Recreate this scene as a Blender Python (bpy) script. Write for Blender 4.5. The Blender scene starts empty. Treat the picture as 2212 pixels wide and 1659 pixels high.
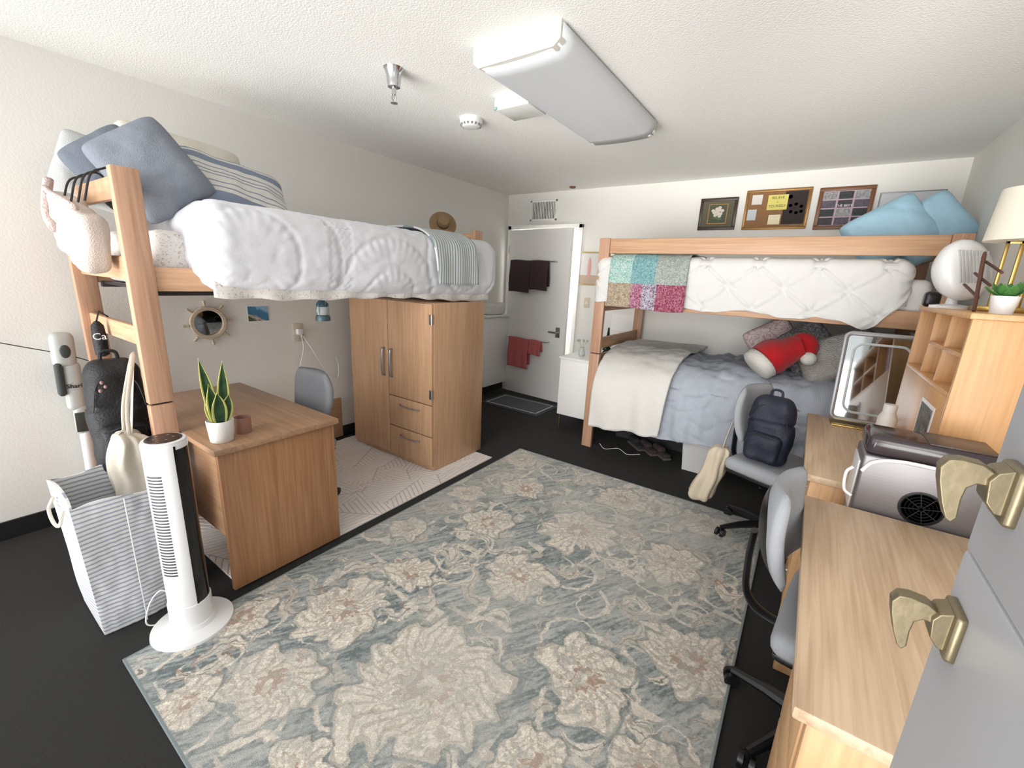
import bpy,bmesh,math,random
import numpy as np
from mathutils import Vector,Matrix,noise,Euler
random.seed(4);np.random.seed(4)
S=bpy.context.scene;COL=S.collection
S.view_settings.view_transform='Standard'
pi=math.pi
def lin(c):
    return tuple(((x/255)/12.92 if x/255<=.04045 else ((x/255+.055)/1.055)**2.4) for x in c)+(1,)
# ---------------- materials
def base(name):
    m=bpy.data.materials.new(name);m.use_nodes=True
    return m,m.node_tree,m.node_tree.nodes['Principled BSDF']
def N(nt,t,**k):
    n=nt.nodes.new(t)
    for a,b in k.items(): setattr(n,a,b)
    return n
def coords(nt,scale=(1,1,1),rot=(0,0,0)):
    tc=N(nt,'ShaderNodeTexCoord');mp=N(nt,'ShaderNodeMapping')
    mp.inputs['Scale'].default_value=scale;mp.inputs['Rotation'].default_value=rot
    nt.links.new(tc.outputs['Object'],mp.inputs['Vector']);return mp.outputs['Vector']
def addbump(nt,b,vec,scale,strength,dist=.01,detail=4):
    n=N(nt,'ShaderNodeTexNoise');n.inputs['Scale'].default_value=scale;n.inputs['Detail'].default_value=detail
    nt.links.new(vec,n.inputs['Vector'])
    bp=N(nt,'ShaderNodeBump');bp.inputs['Strength'].default_value=strength;bp.inputs['Distance'].default_value=dist
    nt.links.new(n.outputs['Fac'],bp.inputs['Height']);nt.links.new(bp.outputs['Normal'],b.inputs['Normal'])
def mat(name,c,rough=.6,metal=0,bump=0,bs=60,var=0,vs=8,trans=0,emit=0,bd=.01,sheen=0,alpha=1):
    m,nt,b=base(name);col=lin(c)
    b.inputs['Base Color'].default_value=col;b.inputs['Roughness'].default_value=rough;b.inputs['Metallic'].default_value=metal
    if trans: b.inputs['Transmission Weight'].default_value=trans
    if sheen: b.inputs['Sheen Weight'].default_value=sheen
    if alpha<1: b.inputs['Alpha'].default_value=alpha
    if emit:
        b.inputs['Emission Color'].default_value=col;b.inputs['Emission Strength'].default_value=emit
    if var or bump: v=coords(nt)
    if var:
        n=N(nt,'ShaderNodeTexNoise');n.inputs['Scale'].default_value=vs;n.inputs['Detail'].default_value=5
        nt.links.new(v,n.inputs['Vector'])
        r=N(nt,'ShaderNodeValToRGB');r.color_ramp.elements[0].position=.3;r.color_ramp.elements[1].position=.7
        r.color_ramp.elements[0].color=tuple(x*(1-var) for x in col[:3])+(1,);r.color_ramp.elements[1].color=tuple(min(1,x*(1+var)) for x in col[:3])+(1,)
        nt.links.new(n.outputs['Fac'],r.inputs['Fac']);nt.links.new(r.outputs['Color'],b.inputs['Base Color'])
    if bump: addbump(nt,b,v,bs,bump,bd)
    return m
def wood(name,c1,c2,axis=2,rough=.45,k=1.0):
    m,nt,b=base(name);sc=[85*k]*3;sc[axis]=3*k
    v=coords(nt,tuple(sc))
    n=N(nt,'ShaderNodeTexNoise');n.inputs['Scale'].default_value=1.0;n.inputs['Detail'].default_value=6;n.inputs['Distortion'].default_value=.5
    nt.links.new(v,n.inputs['Vector'])
    sc2=[9*k]*3;sc2[axis]=.8*k
    v2=coords(nt,tuple(sc2));n2=N(nt,'ShaderNodeTexNoise');n2.inputs['Scale'].default_value=1.0;n2.inputs['Detail'].default_value=3;n2.inputs['Distortion'].default_value=1.0
    nt.links.new(v2,n2.inputs['Vector'])
    ad=N(nt,'ShaderNodeMath',operation='MULTIPLY_ADD');ad.inputs[1].default_value=.6
    nt.links.new(n.outputs['Fac'],ad.inputs[0])
    m2=N(nt,'ShaderNodeMath',operation='MULTIPLY');m2.inputs[1].default_value=.4
    nt.links.new(n2.outputs['Fac'],m2.inputs[0]);nt.links.new(m2.outputs[0],ad.inputs[2])
    r=N(nt,'ShaderNodeValToRGB');r.color_ramp.elements[0].position=.30;r.color_ramp.elements[1].position=.60
    r.color_ramp.elements[0].color=lin(c1);r.color_ramp.elements[1].color=lin(c2)
    nt.links.new(ad.outputs[0],r.inputs['Fac']);nt.links.new(r.outputs['Color'],b.inputs['Base Color'])
    b.inputs['Roughness'].default_value=rough
    bp=N(nt,'ShaderNodeBump');bp.inputs['Strength'].default_value=.1;bp.inputs['Distance'].default_value=.002
    nt.links.new(n.outputs['Fac'],bp.inputs['Height']);nt.links.new(bp.outputs['Normal'],b.inputs['Normal'])
    return m
def stripes(name,c1,c2,period,duty=.5,axis='Z',rough=.85,bump=.3,bs=200,rot=(0,0,0)):
    m,nt,b=base(name);v=coords(nt,(1,1,1),rot)
    s=N(nt,'ShaderNodeSeparateXYZ');nt.links.new(v,s.inputs[0])
    d=N(nt,'ShaderNodeMath',operation='DIVIDE');d.inputs[1].default_value=period;nt.links.new(s.outputs[axis],d.inputs[0])
    f=N(nt,'ShaderNodeMath',operation='FRACT');nt.links.new(d.outputs[0],f.inputs[0])
    g=N(nt,'ShaderNodeMath',operation='LESS_THAN');g.inputs[1].default_value=duty;nt.links.new(f.outputs[0],g.inputs[0])
    mx=N(nt,'ShaderNodeMix',data_type='RGBA');mx.inputs[6].default_value=lin(c1);mx.inputs[7].default_value=lin(c2)
    nt.links.new(g.outputs[0],mx.inputs[0]);nt.links.new(mx.outputs[2],b.inputs['Base Color'])
    b.inputs['Roughness'].default_value=rough;addbump(nt,b,v,bs,bump,.003)
    return m
def spots(name,c1,c2,scale=40,thr=.45,rough=.9,c3=None):
    m,nt,b=base(name);v=coords(nt)
    n=N(nt,'ShaderNodeTexNoise');n.inputs['Scale'].default_value=scale;n.inputs['Detail'].default_value=3;n.inputs['Distortion'].default_value=1.5
    nt.links.new(v,n.inputs['Vector'])
    r=N(nt,'ShaderNodeValToRGB');e=r.color_ramp.elements
    e[0].position=thr;e[0].color=lin(c2);e[1].position=thr+.04;e[1].color=lin(c1)
    nt.links.new(n.outputs['Fac'],r.inputs['Fac']);nt.links.new(r.outputs['Color'],b.inputs['Base Color']);b.inputs['Roughness'].default_value=rough
    return m
def vcol(name,rough=.95,bump=.5,bs=250,bd=.004):
    m,nt,b=base(name);a=N(nt,'ShaderNodeAttribute',attribute_name='Col')
    nt.links.new(a.outputs['Color'],b.inputs['Base Color']);b.inputs['Roughness'].default_value=rough
    addbump(nt,b,coords(nt),bs,bump,bd);return m
# ---------------- geometry
class G:
    def __init__(s): s.v=[];s.f=[];s.m=[]
    def add(s,vs,fs,mi=0,M=None):
        o=len(s.v)
        for p in vs:
            p=Vector(p)
            if M is not None: p=M@p
            s.v.append(p)
        for f in fs: s.f.append([o+i for i in f]);s.m.append(mi)
        return s
    def box(s,x0,x1,y0,y1,z0,z1,b=.003,mi=0,M=None,seg=2):
        bm=bmesh.new();bmesh.ops.create_cube(bm,size=1)
        for v in bm.verts: v.co=Vector(((x0+x1)/2+v.co.x*(x1-x0),(y0+y1)/2+v.co.y*(y1-y0),(z0+z1)/2+v.co.z*(z1-z0)))
        if b>0:
            b=min(b,.45*min(abs(x1-x0),abs(y1-y0),abs(z1-z0)))
            bmesh.ops.bevel(bm,geom=bm.edges[:],offset=b,segments=seg,affect='EDGES',profile=.5)
        bm.verts.index_update();s.add([v.co.copy() for v in bm.verts],[[v.index for v in f.verts] for f in bm.faces],mi,M);bm.free();return s
    def tube(s,pts,r,n=10,mi=0,caps=True,M=None,flat=1):
        pts=[Vector(p) for p in pts];k=len(pts);R=r if isinstance(r,(list,tuple)) else [r]*k
        vs=[];up=None
        for i,p in enumerate(pts):
            t=(pts[min(i+1,k-1)]-pts[max(i-1,0)]).normalized()
            if up is None:
                up=Vector((0,0,1)) if abs(t.z)<.9 else Vector((1,0,0))
            a=t.cross(up).normalized();up=a.cross(t).normalized()
            for j in range(n):
                th=2*pi*j/n;vs.append(p+a*math.cos(th)*R[i]+up*math.sin(th)*R[i]*flat)
        fs=[[i*n+j,i*n+(j+1)%n,(i+1)*n+(j+1)%n,(i+1)*n+j] for i in range(k-1) for j in range(n)]
        if caps: fs+=[list(range(n))[::-1],[(k-1)*n+j for j in range(n)]]
        return s.add(vs,fs,mi,M)
    def cyl(s,p0,p1,r0,r1=None,n=24,mi=0,M=None):
        return s.tube([p0,p1],[r0,r0 if r1 is None else r1],n,mi,True,M)
    def lathe(s,prof,c=(0,0,0),n=36,mi=0,M=None):
        c=Vector(c);vs=[];k=len(prof)
        for r,z in prof:
            for j in range(n):
                th=2*pi*j/n;vs.append(c+Vector((r*math.cos(th),r*math.sin(th),z)))
        fs=[[i*n+j,i*n+(j+1)%n,(i+1)*n+(j+1)%n,(i+1)*n+j] for i in range(k-1) for j in range(n)]
        if prof[0][0]>1e-5: fs.append(list(range(n))[::-1])
        if prof[-1][0]>1e-5: fs.append([(k-1)*n+j for j in range(n)])
        return s.add(vs,fs,mi,M)
    def ell(s,c,rx,ry,rz,mi=0,M=None,n=20):
        pr=[(math.sin(pi*i/n)*1.0,-math.cos(pi*i/n)) for i in range(n+1)]
        pr[0]=(1e-6,-1);pr[-1]=(1e-6,1)
        D=Matrix.Translation(Vector(c))@Matrix.Diagonal((rx,ry,rz,1))
        if M is not None: D=M@D
        return s.lathe(pr,(0,0,0),n+4,mi,D)
    def ext(s,pts,vec,mi=0,M=None):
        pts=[Vector(p) for p in pts];k=len(pts);vec=Vector(vec)
        return s.add(pts+[p+vec for p in pts],[list(range(k))[::-1],[k+i for i in range(k)]]+[[i,(i+1)%k,k+(i+1)%k,k+i] for i in range(k)],mi,M)
    def grid(s,fn,nu,nv,mi=0,M=None):
        vs=[fn(i/nu,j/nv) for i in range(nu+1) for j in range(nv+1)]
        fs=[[i*(nv+1)+j,(i+1)*(nv+1)+j,(i+1)*(nv+1)+j+1,i*(nv+1)+j+1] for i in range(nu) for j in range(nv)]
        return s.add(vs,fs,mi,M)
    def puff(s,lo,hi,r,disp=None,step=.03,mi=0,M=None):
        lo=Vector(lo);hi=Vector(hi);n=[max(2,int(round((hi[i]-lo[i])/step))) for i in range(3)]
        idx={};vs=[];fs=[]
        def vid(k):
            if k in idx: return idx[k]
            p=Vector([lo[i]+(hi[i]-lo[i])*k[i]/n[i] for i in range(3)])
            q=Vector([min(max(p[i],lo[i]+r),hi[i]-r) if hi[i]-lo[i]>2*r else (lo[i]+hi[i])/2 for i in range(3)])
            d=p-q
            if d.length>1e-9:
                nn=d.normalized();rr=[min(r,(hi[i]-lo[i])/2) for i in range(3)];p=q+Vector([nn[i]*rr[i] for i in range(3)])
            else: nn=Vector((0,0,1))
            if disp:
                q=disp(p);p=p+(q if isinstance(q,Vector) else nn*q)
            idx[k]=len(vs);vs.append(p);return idx[k]
        for ax in range(3):
            a,b=(ax+1)%3,(ax+2)%3
            for side in (0,n[ax]):
                for i in range(n[a]):
                    for j in range(n[b]):
                        q=[]
                        for (di,dj) in ((0,0),(1,0),(1,1),(0,1)):
                            k=[0,0,0];k[ax]=side;k[a]=i+di;k[b]=j+dj;q.append(vid(tuple(k)))
                        fs.append(q if side else q[::-1])
        return s.add(vs,fs,mi,M)
    def pillow(s,w,h,t,seed=0,mi=0,M=None,n=26,wr=.010):
        def fn(sg):
            def f(u,v):
                a=2*u-1;b=2*v-1
                cc=1-.10*(a*a*b*b)**2
                x=w/2*a*(1-.045*(1-b*b))*cc;z=h/2*b*(1-.045*(1-a*a))*cc
                e=max(0,(1-a**6)*(1-b**6))**.5*(1-.25*(a*a+b*b)*.5)
                y=sg*(t/2*e)+wr*e*2*noise.noise(Vector((x*7+seed,z*7,sg*3+seed)))+wr*.5*noise.noise(Vector((x*20+seed,z*20,sg*3+seed)))*min(1,e*2)
                return (x,y,z)
            return f
        s.grid(fn(1),n,n,mi,M);s.grid(fn(-1),n,n,mi,M);return s
ORG={}
def mk(g,name,mats,parent=None,local=False,smooth=True,sharp=40,label=None,cat=None,group=None,kind=None,loc=None,rot=None,sub=0,solid=0,merge=False):
    me=bpy.data.meshes.new(name)
    if parent is not None: o=Vector((0,0,0)) if local else ORG[parent.name]
    elif local: o=Vector((0,0,0))
    else:
        xs=[v.x for v in g.v];ys=[v.y for v in g.v];zs=[v.z for v in g.v]
        o=Vector(((min(xs)+max(xs))/2,(min(ys)+max(ys))/2,min(zs)))
        if kind=='structure': o=Vector((0,0,0))
    me.from_pydata([tuple(v-o) for v in g.v],[],g.f)
    if not isinstance(mats,(list,tuple)): mats=[mats]
    for m in mats: me.materials.append(m)
    me.polygons.foreach_set('material_index',g.m)
    bm=bmesh.new();bm.from_mesh(me)
    if merge: bmesh.ops.remove_doubles(bm,verts=bm.verts,dist=1e-4)
    bmesh.ops.recalc_face_normals(bm,faces=bm.faces);bm.to_mesh(me);bm.free()
    if smooth:
        me.polygons.foreach_set('use_smooth',[True]*len(me.polygons));me.set_sharp_from_angle(angle=math.radians(sharp))
    me.update()
    ob=bpy.data.objects.new(name,me);COL.objects.link(ob)
    if parent is not None: ob.parent=parent
    else:
        ob.location=loc if (local and loc is not None) else o
        if rot is not None: ob.rotation_euler=rot
    ORG[ob.name]=o
    if parent is not None and not local: ORG[ob.name]=ORG[parent.name]
    if solid:
        md=ob.modifiers.new('s','SOLIDIFY');md.thickness=solid;md.offset=-1
    if sub:
        md=ob.modifiers.new('u','SUBSURF');md.levels=sub;md.render_levels=sub
    if label:
        ob['label']=label
    if cat: ob['category']=cat
    if group: ob['group']=group
    if kind: ob['kind']=kind
    return ob
def thing(name,loc,label,cat,rot=0,group=None,kind=None):
    e=bpy.data.objects.new(name,None);e.empty_display_size=.1;e.location=loc;e.rotation_euler=(0,0,rot);COL.objects.link(e)
    if kind: e['kind']=kind
    else: e['label']=label;e['category']=cat
    if group: e['group']=group
    ORG[e.name]=Vector(loc);return e
def cr(pts,k=8):
    P=[Vector(p) for p in pts];P=[P[0]*2-P[1]]+P+[P[-1]*2-P[-2]];o=[]
    for i in range(1,len(P)-2):
        for j in range(k):
            t=j/k;a,b,c,d=P[i-1],P[i],P[i+1],P[i+2]
            o.append(.5*((2*b)+(c-a)*t+(2*a-5*b+4*c-d)*t*t+(3*b-a-3*c+d)*t**3))
    o.append(P[-2]);return o
def samp(P,t):
    L=[0]
    for i in range(1,len(P)): L.append(L[-1]+(P[i]-P[i-1]).length)
    s=t*L[-1]
    for i in range(1,len(P)):
        if s<=L[i]+1e-9: return P[i-1].lerp(P[i],(s-L[i-1])/(L[i]-L[i-1]+1e-12))
    return P[-1]
def RT(x,y,z,rx=0,ry=0,rz=0): return Matrix.Translation((x,y,z))@Euler((rx,ry,rz),'XYZ').to_matrix().to_4x4()
def RP(x,y,z,roll=0,tilt=0,yaw=0): return Matrix.Translation((x,y,z))@Matrix.Rotation(yaw,4,'Z')@Matrix.Rotation(tilt,4,'X')@Matrix.Rotation(roll,4,'Y')
def nz(p,s,o=0): return noise.noise(Vector((p[0]*s+o,p[1]*s,p[2]*s)))
def gs(x,w): return math.exp(-(x/w)**2)
def text(body,size,M,m,parent,name='lettering',depth=.0005,local=False):
    cu=bpy.data.curves.new(name,'FONT');cu.body=body;cu.size=size;cu.extrude=depth;cu.align_x='CENTER';cu.align_y='CENTER';cu.resolution_u=3
    t=bpy.data.objects.new('tmp',cu);COL.objects.link(t);bpy.context.view_layer.update()
    me=bpy.data.meshes.new_from_object(t.evaluated_get(bpy.context.evaluated_depsgraph_get()));bpy.data.objects.remove(t)
    me.transform(M)
    if not local: me.transform(Matrix.Translation(-ORG[parent.name]))
    me.materials.clear();me.materials.append(m)
    o=bpy.data.objects.new(name,me);COL.objects.link(o);o.parent=parent;return o
# ---------------- shared materials
M_wall=mat('wall_paint',(236,234,228),.75,bump=.08,bs=90)
M_ceil=mat('ceiling_texture',(242,241,237),.9,bump=.35,bs=120,bd=.008)
M_floor=mat('dark_carpet',(38,38,37),.95,bump=.5,bs=500,var=.15,vs=300)
M_black=mat('black_rubber',(22,22,23),.5)
M_blackp=mat('black_plastic',(20,20,22),.35)
M_white=mat('white_paint',(244,243,240),.45)
M_whitep=mat('white_plastic',(230,230,230),.3)
M_bedz=wood('bed_wood_upright',(164,122,96),(198,158,130),2)
M_bedx=wood('bed_wood_x',(174,132,100),(204,164,130),0)
M_bedy=wood('bed_wood_y',(174,132,100),(204,164,130),1)
M_ward=wood('wardrobe_wood',(170,132,100),(196,158,124),2,.4)
M_deskz=wood('old_desk_wood_upright',(146,102,68),(178,132,94),2,.4)
M_deskx=wood('old_desk_wood_top',(144,110,82),(174,138,108),0,.35)
M_lightz=wood('light_oak_upright',(184,140,96),(208,166,120),2,.4)
M_lighty=wood('light_oak_top',(174,142,112),(206,180,150),1,.45)
M_orange=wood('hutch_oak',(198,146,94),(218,168,116),2,.4)
M_steel=mat('brushed_steel',(180,180,182),.3,1)
M_chrome=mat('chrome',(200,200,202),.15,1)
M_brass=mat('brass',(190,160,95),.3,1)
M_grey=mat('grey_fabric',(156,159,164),.9,bump=.3,bs=400,var=.05,vs=200)
M_mirror=mat('mirror_glass',(225,228,230),.02,1)
# ---------------- room
def st(g,name,m,**k): return mk(g,name,m,kind='structure',smooth=False,**k)
st(G().box(-3.45,1.0,-.6,5.6,-.12,0,0),'floor',M_floor)
st(G().box(-3.45,1.0,-.6,5.6,2.44,2.54,0),'ceiling',M_ceil)
st(G().box(-3.38,-3.28,-.6,4.66,0,2.44,0),'wall_left',M_wall)
st(G().box(.758,.858,.72,4.66,0,2.44,0),'wall_right',M_wall)
st(G().box(-3.28,-3.215,4.56,4.66,0,2.44,0).box(-3.215,-2.275,4.56,4.66,2.04,2.44,0).box(-2.275,.758,4.56,4.66,0,2.44,0),'wall_back',M_wall)
st(G().box(-3.3,-1.2,5.3,5.4,0,2.44,0).box(-3.4,-3.3,4.66,5.4,0,2.44,0).box(-1.2,-1.1,4.66,5.4,0,2.44,0),'wall_hall',M_wall)
st(G().box(-3.28,-3.268,-.6,4.56,0,.10,.002),'baseboard_left',M_black)
st(G().box(-2.22,.758,4.548,4.56,0,.10,.002),'baseboard_back',M_black)
st(G().box(.746,.758,.72,4.548,0,.10,.002),'baseboard_right',M_black)
g=G();g.box(-3.255,-3.205,4.535,4.57,0,2.08,.004);g.box(-2.285,-2.235,4.535,4.57,0,2.08,.004);g.box(-3.255,-2.235,4.535,4.57,2.035,2.085,.004)
st(g,'trim_1',M_white)
DA=math.atan2(-.085,.9)
d1=thing('door_1',(-3.19,4.535,0),None,None,rot=DA,kind='structure')
mk(G().box(0,.90,-.042,0,.014,2.025,.003),'door_leaf',M_white,d1,True)
g=G();g.box(.775,.835,-.05,-.042,.80,.92,.003);g.cyl((.80,-.05,.86),(.80,-.09,.86),.012);g.box(.70,.81,-.1,-.085,.85,.872,.006)
mk(g,'door_handle',M_steel,d1,True)
for z in (.25,1.75): mk(G().cyl((-.004,-.046,z),(-.004,-.046,z+.09),.008),'hinge',M_steel,d1,True)
def onDoor(name,label,cat):
    return thing(name,(-3.19,4.535,0),label,cat,rot=DA)
for z,x0,x1 in ((1.66,.08,.74),(.73,.08,.70)):
    r=onDoor('towel_rail','slim metal towel rail mounted on the white door','towel rail')
    g=G();g.cyl((x0,-.10,z),(x1,-.10,z),.006,n=12)
    for x in (x0+.01,x1-.01): g.cyl((x,-.042,z),(x,-.1,z),.006,n=10)
    mk(g,'rail',M_steel,r,True)
def towel(name,x0,x1,zt,zb,m,label,folds=2.5,y=-.10):
    P=cr([(0,y+.028,zb+.05),(0,y+.022,(zb+zt)/2),(0,y+.012,zt-.01),(0,y,zt+.012),(0,y-.014,zt-.01),(0,y-.024,(zb+zt)/2),(0,y-.03,zb)],6)
    def fn(u,v):
        p=samp(P,v);x=x0+(x1-x0)*u
        w=.006*math.sin(u*folds*2*pi)*min(1,abs(p.z-zt)*8)
        return (x+.004*math.sin(v*14),p.y+(-w if p.y<y else w*.3),p.z+.004*math.sin(u*5))
    return mk(G().grid(fn,24,40),name,m,None,True,label=label,cat='towel',loc=(-3.19,4.535,0),rot=(0,0,DA),solid=.006)
M_tb=mat('dark_terry',(72,56,58),.95,bump=.6,bs=300);M_tp=mat('coral_terry',(198,106,106),.95,bump=.6,bs=300)
towel('towel',.085,.40,1.66,1.30,M_tb,'dark brown bath towel on the upper door rail')
towel('towel',.405,.66,1.66,1.335,M_tb,'dark brown hand towel on the upper door rail')
towel('towel',.11,.43,.73,.37,M_tp,'coral pink bath towel on the lower door rail')
towel('washcloth',.44,.62,.73,.56,M_tp,'coral pink washcloth on the lower door rail')
v=thing('air_vent',(-2.77,4.56,2.13),'white louvred air vent high on the wall','air vent')
g=G();g.box(-2.95,-2.59,4.548,4.56,2.335,2.355,.002);g.box(-2.95,-2.59,4.548,4.56,2.13,2.15,.002);g.box(-2.95,-2.93,4.548,4.56,2.13,2.355,.002);g.box(-2.61,-2.59,4.548,4.56,2.13,2.355,.002);g.box(-2.775,-2.765,4.549,4.56,2.15,2.335,.001)
mk(g,'vent_frame',M_white,v)
g=G();g.box(-2.93,-2.61,4.558,4.5595,2.15,2.335,0,1)
for i in range(15):
    x=-2.925+i*.0215;g.box(x,x+.009,4.55,4.558,2.15,2.335,0,0)
mk(g,'louvres',[M_white,mat('vent_dark',(70,72,66),.8)],v)
g=G();g.box(-2.155,-2.085,4.552,4.56,1.165,1.28,.003,0);g.box(-2.128,-2.112,4.545,4.553,1.205,1.24,.003,1)
mk(g,'light_switch',[mat('ivory',(214,204,180),.4),M_white],label='ivory wall light switch beside the door',cat='light switch')
pn=thing('wall_cabinet',(-3.2,4.28,.12),'plain white panelled cupboard against the wall','cupboard')
mk(G().box(-3.279,-3.17,4.02,4.50,.12,.98,.008),'body',M_white,pn)
mk(G().box(-3.279,-3.14,4.0,4.52,.98,1.01,.01),'top',M_white,pn)
mk(G().puff((-3.275,4.08,1.01),(-3.15,4.42,1.15),.04,lambda p:.008*nz(p,12),.02),'folded_towel',mat('white_terry',(238,236,232),.95,bump=.5,bs=300),label='folded white towel on the white cupboard',cat='towel')
# ceiling fixtures
lf=thing('ceiling_light',(-1.2,2.28,2.33),'long white fluorescent fixture with ribbed diffuser','ceiling light')
for y0,y1 in ((1.66,1.70),(2.86,2.90)):
    pts=[(-1.42,y0,2.44),(-1.42,y0,2.375),(-1.39,y0,2.352),(-1.01,y0,2.352),(-.98,y0,2.375),(-.98,y0,2.44)]
    mk(G().ext(pts,(0,y1-y0,0)),'end_cap',mat('fixture_enamel',(214,211,202),.5,var=.04,vs=30),lf,sharp=20)
mk(G().box(-1.405,-.995,1.70,2.86,2.41,2.44,.002),'housing',M_white,lf)
pr=[Vector(p) for p in ((-1.425,0,2.43),(-1.422,0,2.385),(-1.405,0,2.362),(-1.375,0,2.35),(-1.3,0,2.345),(-1.2,0,2.343),(-1.1,0,2.345),(-1.025,0,2.35),(-.995,0,2.362),(-.978,0,2.385),(-.975,0,2.43))]
m,nt,b=base('prismatic_diffuser');b.inputs['Base Color'].default_value=lin((210,213,216));b.inputs['Roughness'].default_value=.55
vv=coords(nt);wv=N(nt,'ShaderNodeTexWave');wv.bands_direction='Y';wv.inputs['Scale'].default_value=60;nt.links.new(vv,wv.inputs['Vector'])
bp=N(nt,'ShaderNodeBump');bp.inputs['Strength'].default_value=.2;bp.inputs['Distance'].default_value=.004;nt.links.new(wv.outputs['Fac'],bp.inputs['Height']);nt.links.new(bp.outputs['Normal'],b.inputs['Normal'])
mk(G().grid(lambda u,w:(lambda p:(p.x,1.672+w*1.216,p.z))(pr[int(round(u*10))]),10,12),'diffuser',m,lf,solid=.003,sharp=60)
ef=thing('emergency_light',(-1.55,2.23,2.37),'small flat white ceiling lamp with corner indicator','ceiling light')
mk(G().box(-1.66,-1.43,2.13,2.33,2.385,2.44,.006),'housing',M_white,ef)
mk(G().box(-1.655,-1.435,2.135,2.325,2.372,2.386,.005),'lens',mat('lens',(220,220,216),.2),ef)
mk(G().box(-1.662,-1.642,2.127,2.15,2.375,2.39,.002),'indicator',mat('teal_sticker',(130,170,160),.5),ef)
sm=thing('smoke_detector',(-2.0,2.33,2.385),'round white smoke detector on the ceiling','smoke detector')
mk(G().lathe([(.001,2.385),(.035,2.386),(.05,2.39),(.062,2.398),(.066,2.41),(.072,2.415),(.075,2.44)],(-2.0,2.33,0)),'body',M_whitep,sm)
g=G()
for i in range(16):
    a=i*2*pi/16;g.box(.055,.067,-.005,.005,2.396,2.407,0,0,Matrix.Translation((-2.0,2.33,0))@Matrix.Rotation(a,4,'Z'))
mk(g,'vent_slots',mat('slot_grey',(120,120,118),.7),sm)
sp=thing('fire_sprinkler',(-1.9,1.62,2.30),'chrome pendant fire sprinkler in a cup escutcheon','sprinkler')
mk(G().lathe([(.022,2.355),(.030,2.358),(.034,2.38),(.036,2.41),(.044,2.43),(.05,2.44)],(-1.9,1.62,0)),'escutcheon',M_chrome,sp)
g=G();g.cyl((-1.9,1.62,2.36),(-1.9,1.62,2.325),.012);g.tube([(-1.913,1.62,2.335),(-1.916,1.62,2.31),(-1.903,1.62,2.292)],.003);g.tube([(-1.887,1.62,2.335),(-1.884,1.62,2.31),(-1.897,1.62,2.292)],.003);g.lathe([(.001,2.286),(.018,2.287),(.018,2.291),(.001,2.292)],(-1.9,1.62,0),20);g.cyl((-1.9,1.62,2.29),(-1.9,1.62,2.33),.003)
mk(g,'sprinkler_head',M_chrome,sp)
# ---------------- rugs
def vn(x,y,sc,seed):
    r=np.random.RandomState(seed);Tt=r.rand(256,256)
    X=x*sc+1000;Y=y*sc+1000;xi=np.floor(X).astype(int);yi=np.floor(Y).astype(int);fx=X-xi;fy=Y-yi
    fx=fx*fx*(3-2*fx);fy=fy*fy*(3-2*fy)
    a=Tt[xi%256,yi%256];b_=Tt[(xi+1)%256,yi%256];c=Tt[xi%256,(yi+1)%256];d=Tt[(xi+1)%256,(yi+1)%256]
    return (a*(1-fx)+b_*fx)*(1-fy)+(c*(1-fx)+d*fx)*fy
def rugmesh(name,x0,x1,y0,y1,zt,nx,ny,colfn,m,label,edge):
    xs=np.linspace(x0,x1,nx);ys=np.linspace(y0,y1,ny);X,Y=np.meshgrid(xs,ys,indexing='ij')
    C,H=colfn(X,Y)
    cx,cy=(x0+x1)/2,(y0+y1)/2
    V=np.stack([X-cx,Y-cy,zt+H],-1).reshape(-1,3)
    i=np.arange(nx-1)[:,None]*ny+np.arange(ny-1)[None,:]
    F=np.stack([i,i+ny,i+ny+1,i+1],-1).reshape(-1,4)
    ring=list(range(0,nx*ny,ny))+[ (nx-1)*ny+j for j in range(1,ny)]+[k*ny+ny-1 for k in range(nx-2,-1,-1)]+[j for j in range(ny-2,0,-1)]
    nb=len(V);low=V[ring].copy();low[:,2]=.0005;V=np.concatenate([V,low]);k=len(ring)
    sk=np.array([[ring[a],ring[(a+1)%k],nb+(a+1)%k,nb+a] for a in range(k)])[:,::-1]
    F=np.concatenate([F,sk])
    me=bpy.data.meshes.new(name);me.vertices.add(len(V));me.vertices.foreach_set('co',V.ravel())
    me.loops.add(F.size);me.loops.foreach_set('vertex_index',F.ravel().astype(np.int32))
    me.polygons.add(len(F));me.polygons.foreach_set('loop_start',np.arange(0,F.size,4,dtype=np.int32))
    me.update(calc_edges=True);me.validate()
    Cc=np.concatenate([C.reshape(-1,3),np.tile(np.array(lin(edge)[:3]),(k,1))]);Cc=np.concatenate([Cc,np.ones((len(Cc),1))],1).astype(np.float32)
    at=me.color_attributes.new('Col','FLOAT_COLOR','POINT');at.data.foreach_set('color',Cc.ravel())
    me.materials.append(m);ob=bpy.data.objects.new(name,me);ob.location=(cx,cy,0);COL.objects.link(ob)
    ob['label']=label;ob['category']='rug';return ob
FL=[(-.917,.876,.27,13),(-1.359,.541,.16,9),(-1.465,.902,.18,11),(-1.395,1.243,.12,7),(-.967,1.558,.16,9),(-.908,2.117,.21,12),(-.377,2.16,.16,9),(-.446,1.257,.17,8),(-.151,1.581,.16,10),(-1.379,1.863,.14,8),(-1.45,2.35,.15,9),(-.85,2.65,.15,9),(-.32,2.70,.14,8),(-.45,.88,.12,9),(-1.0,.44,.11,8),(-1.5,.33,.10,7),(-.16,1.08,.11,8),(-1.72,1.50,.11,7),(-1.74,.62,.1,6),(-1.72,2.05,.10,7),(-1.74,2.75,.12,8),(-.2,.55,.15,9),(-.58,.48,.12,8)]
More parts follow.
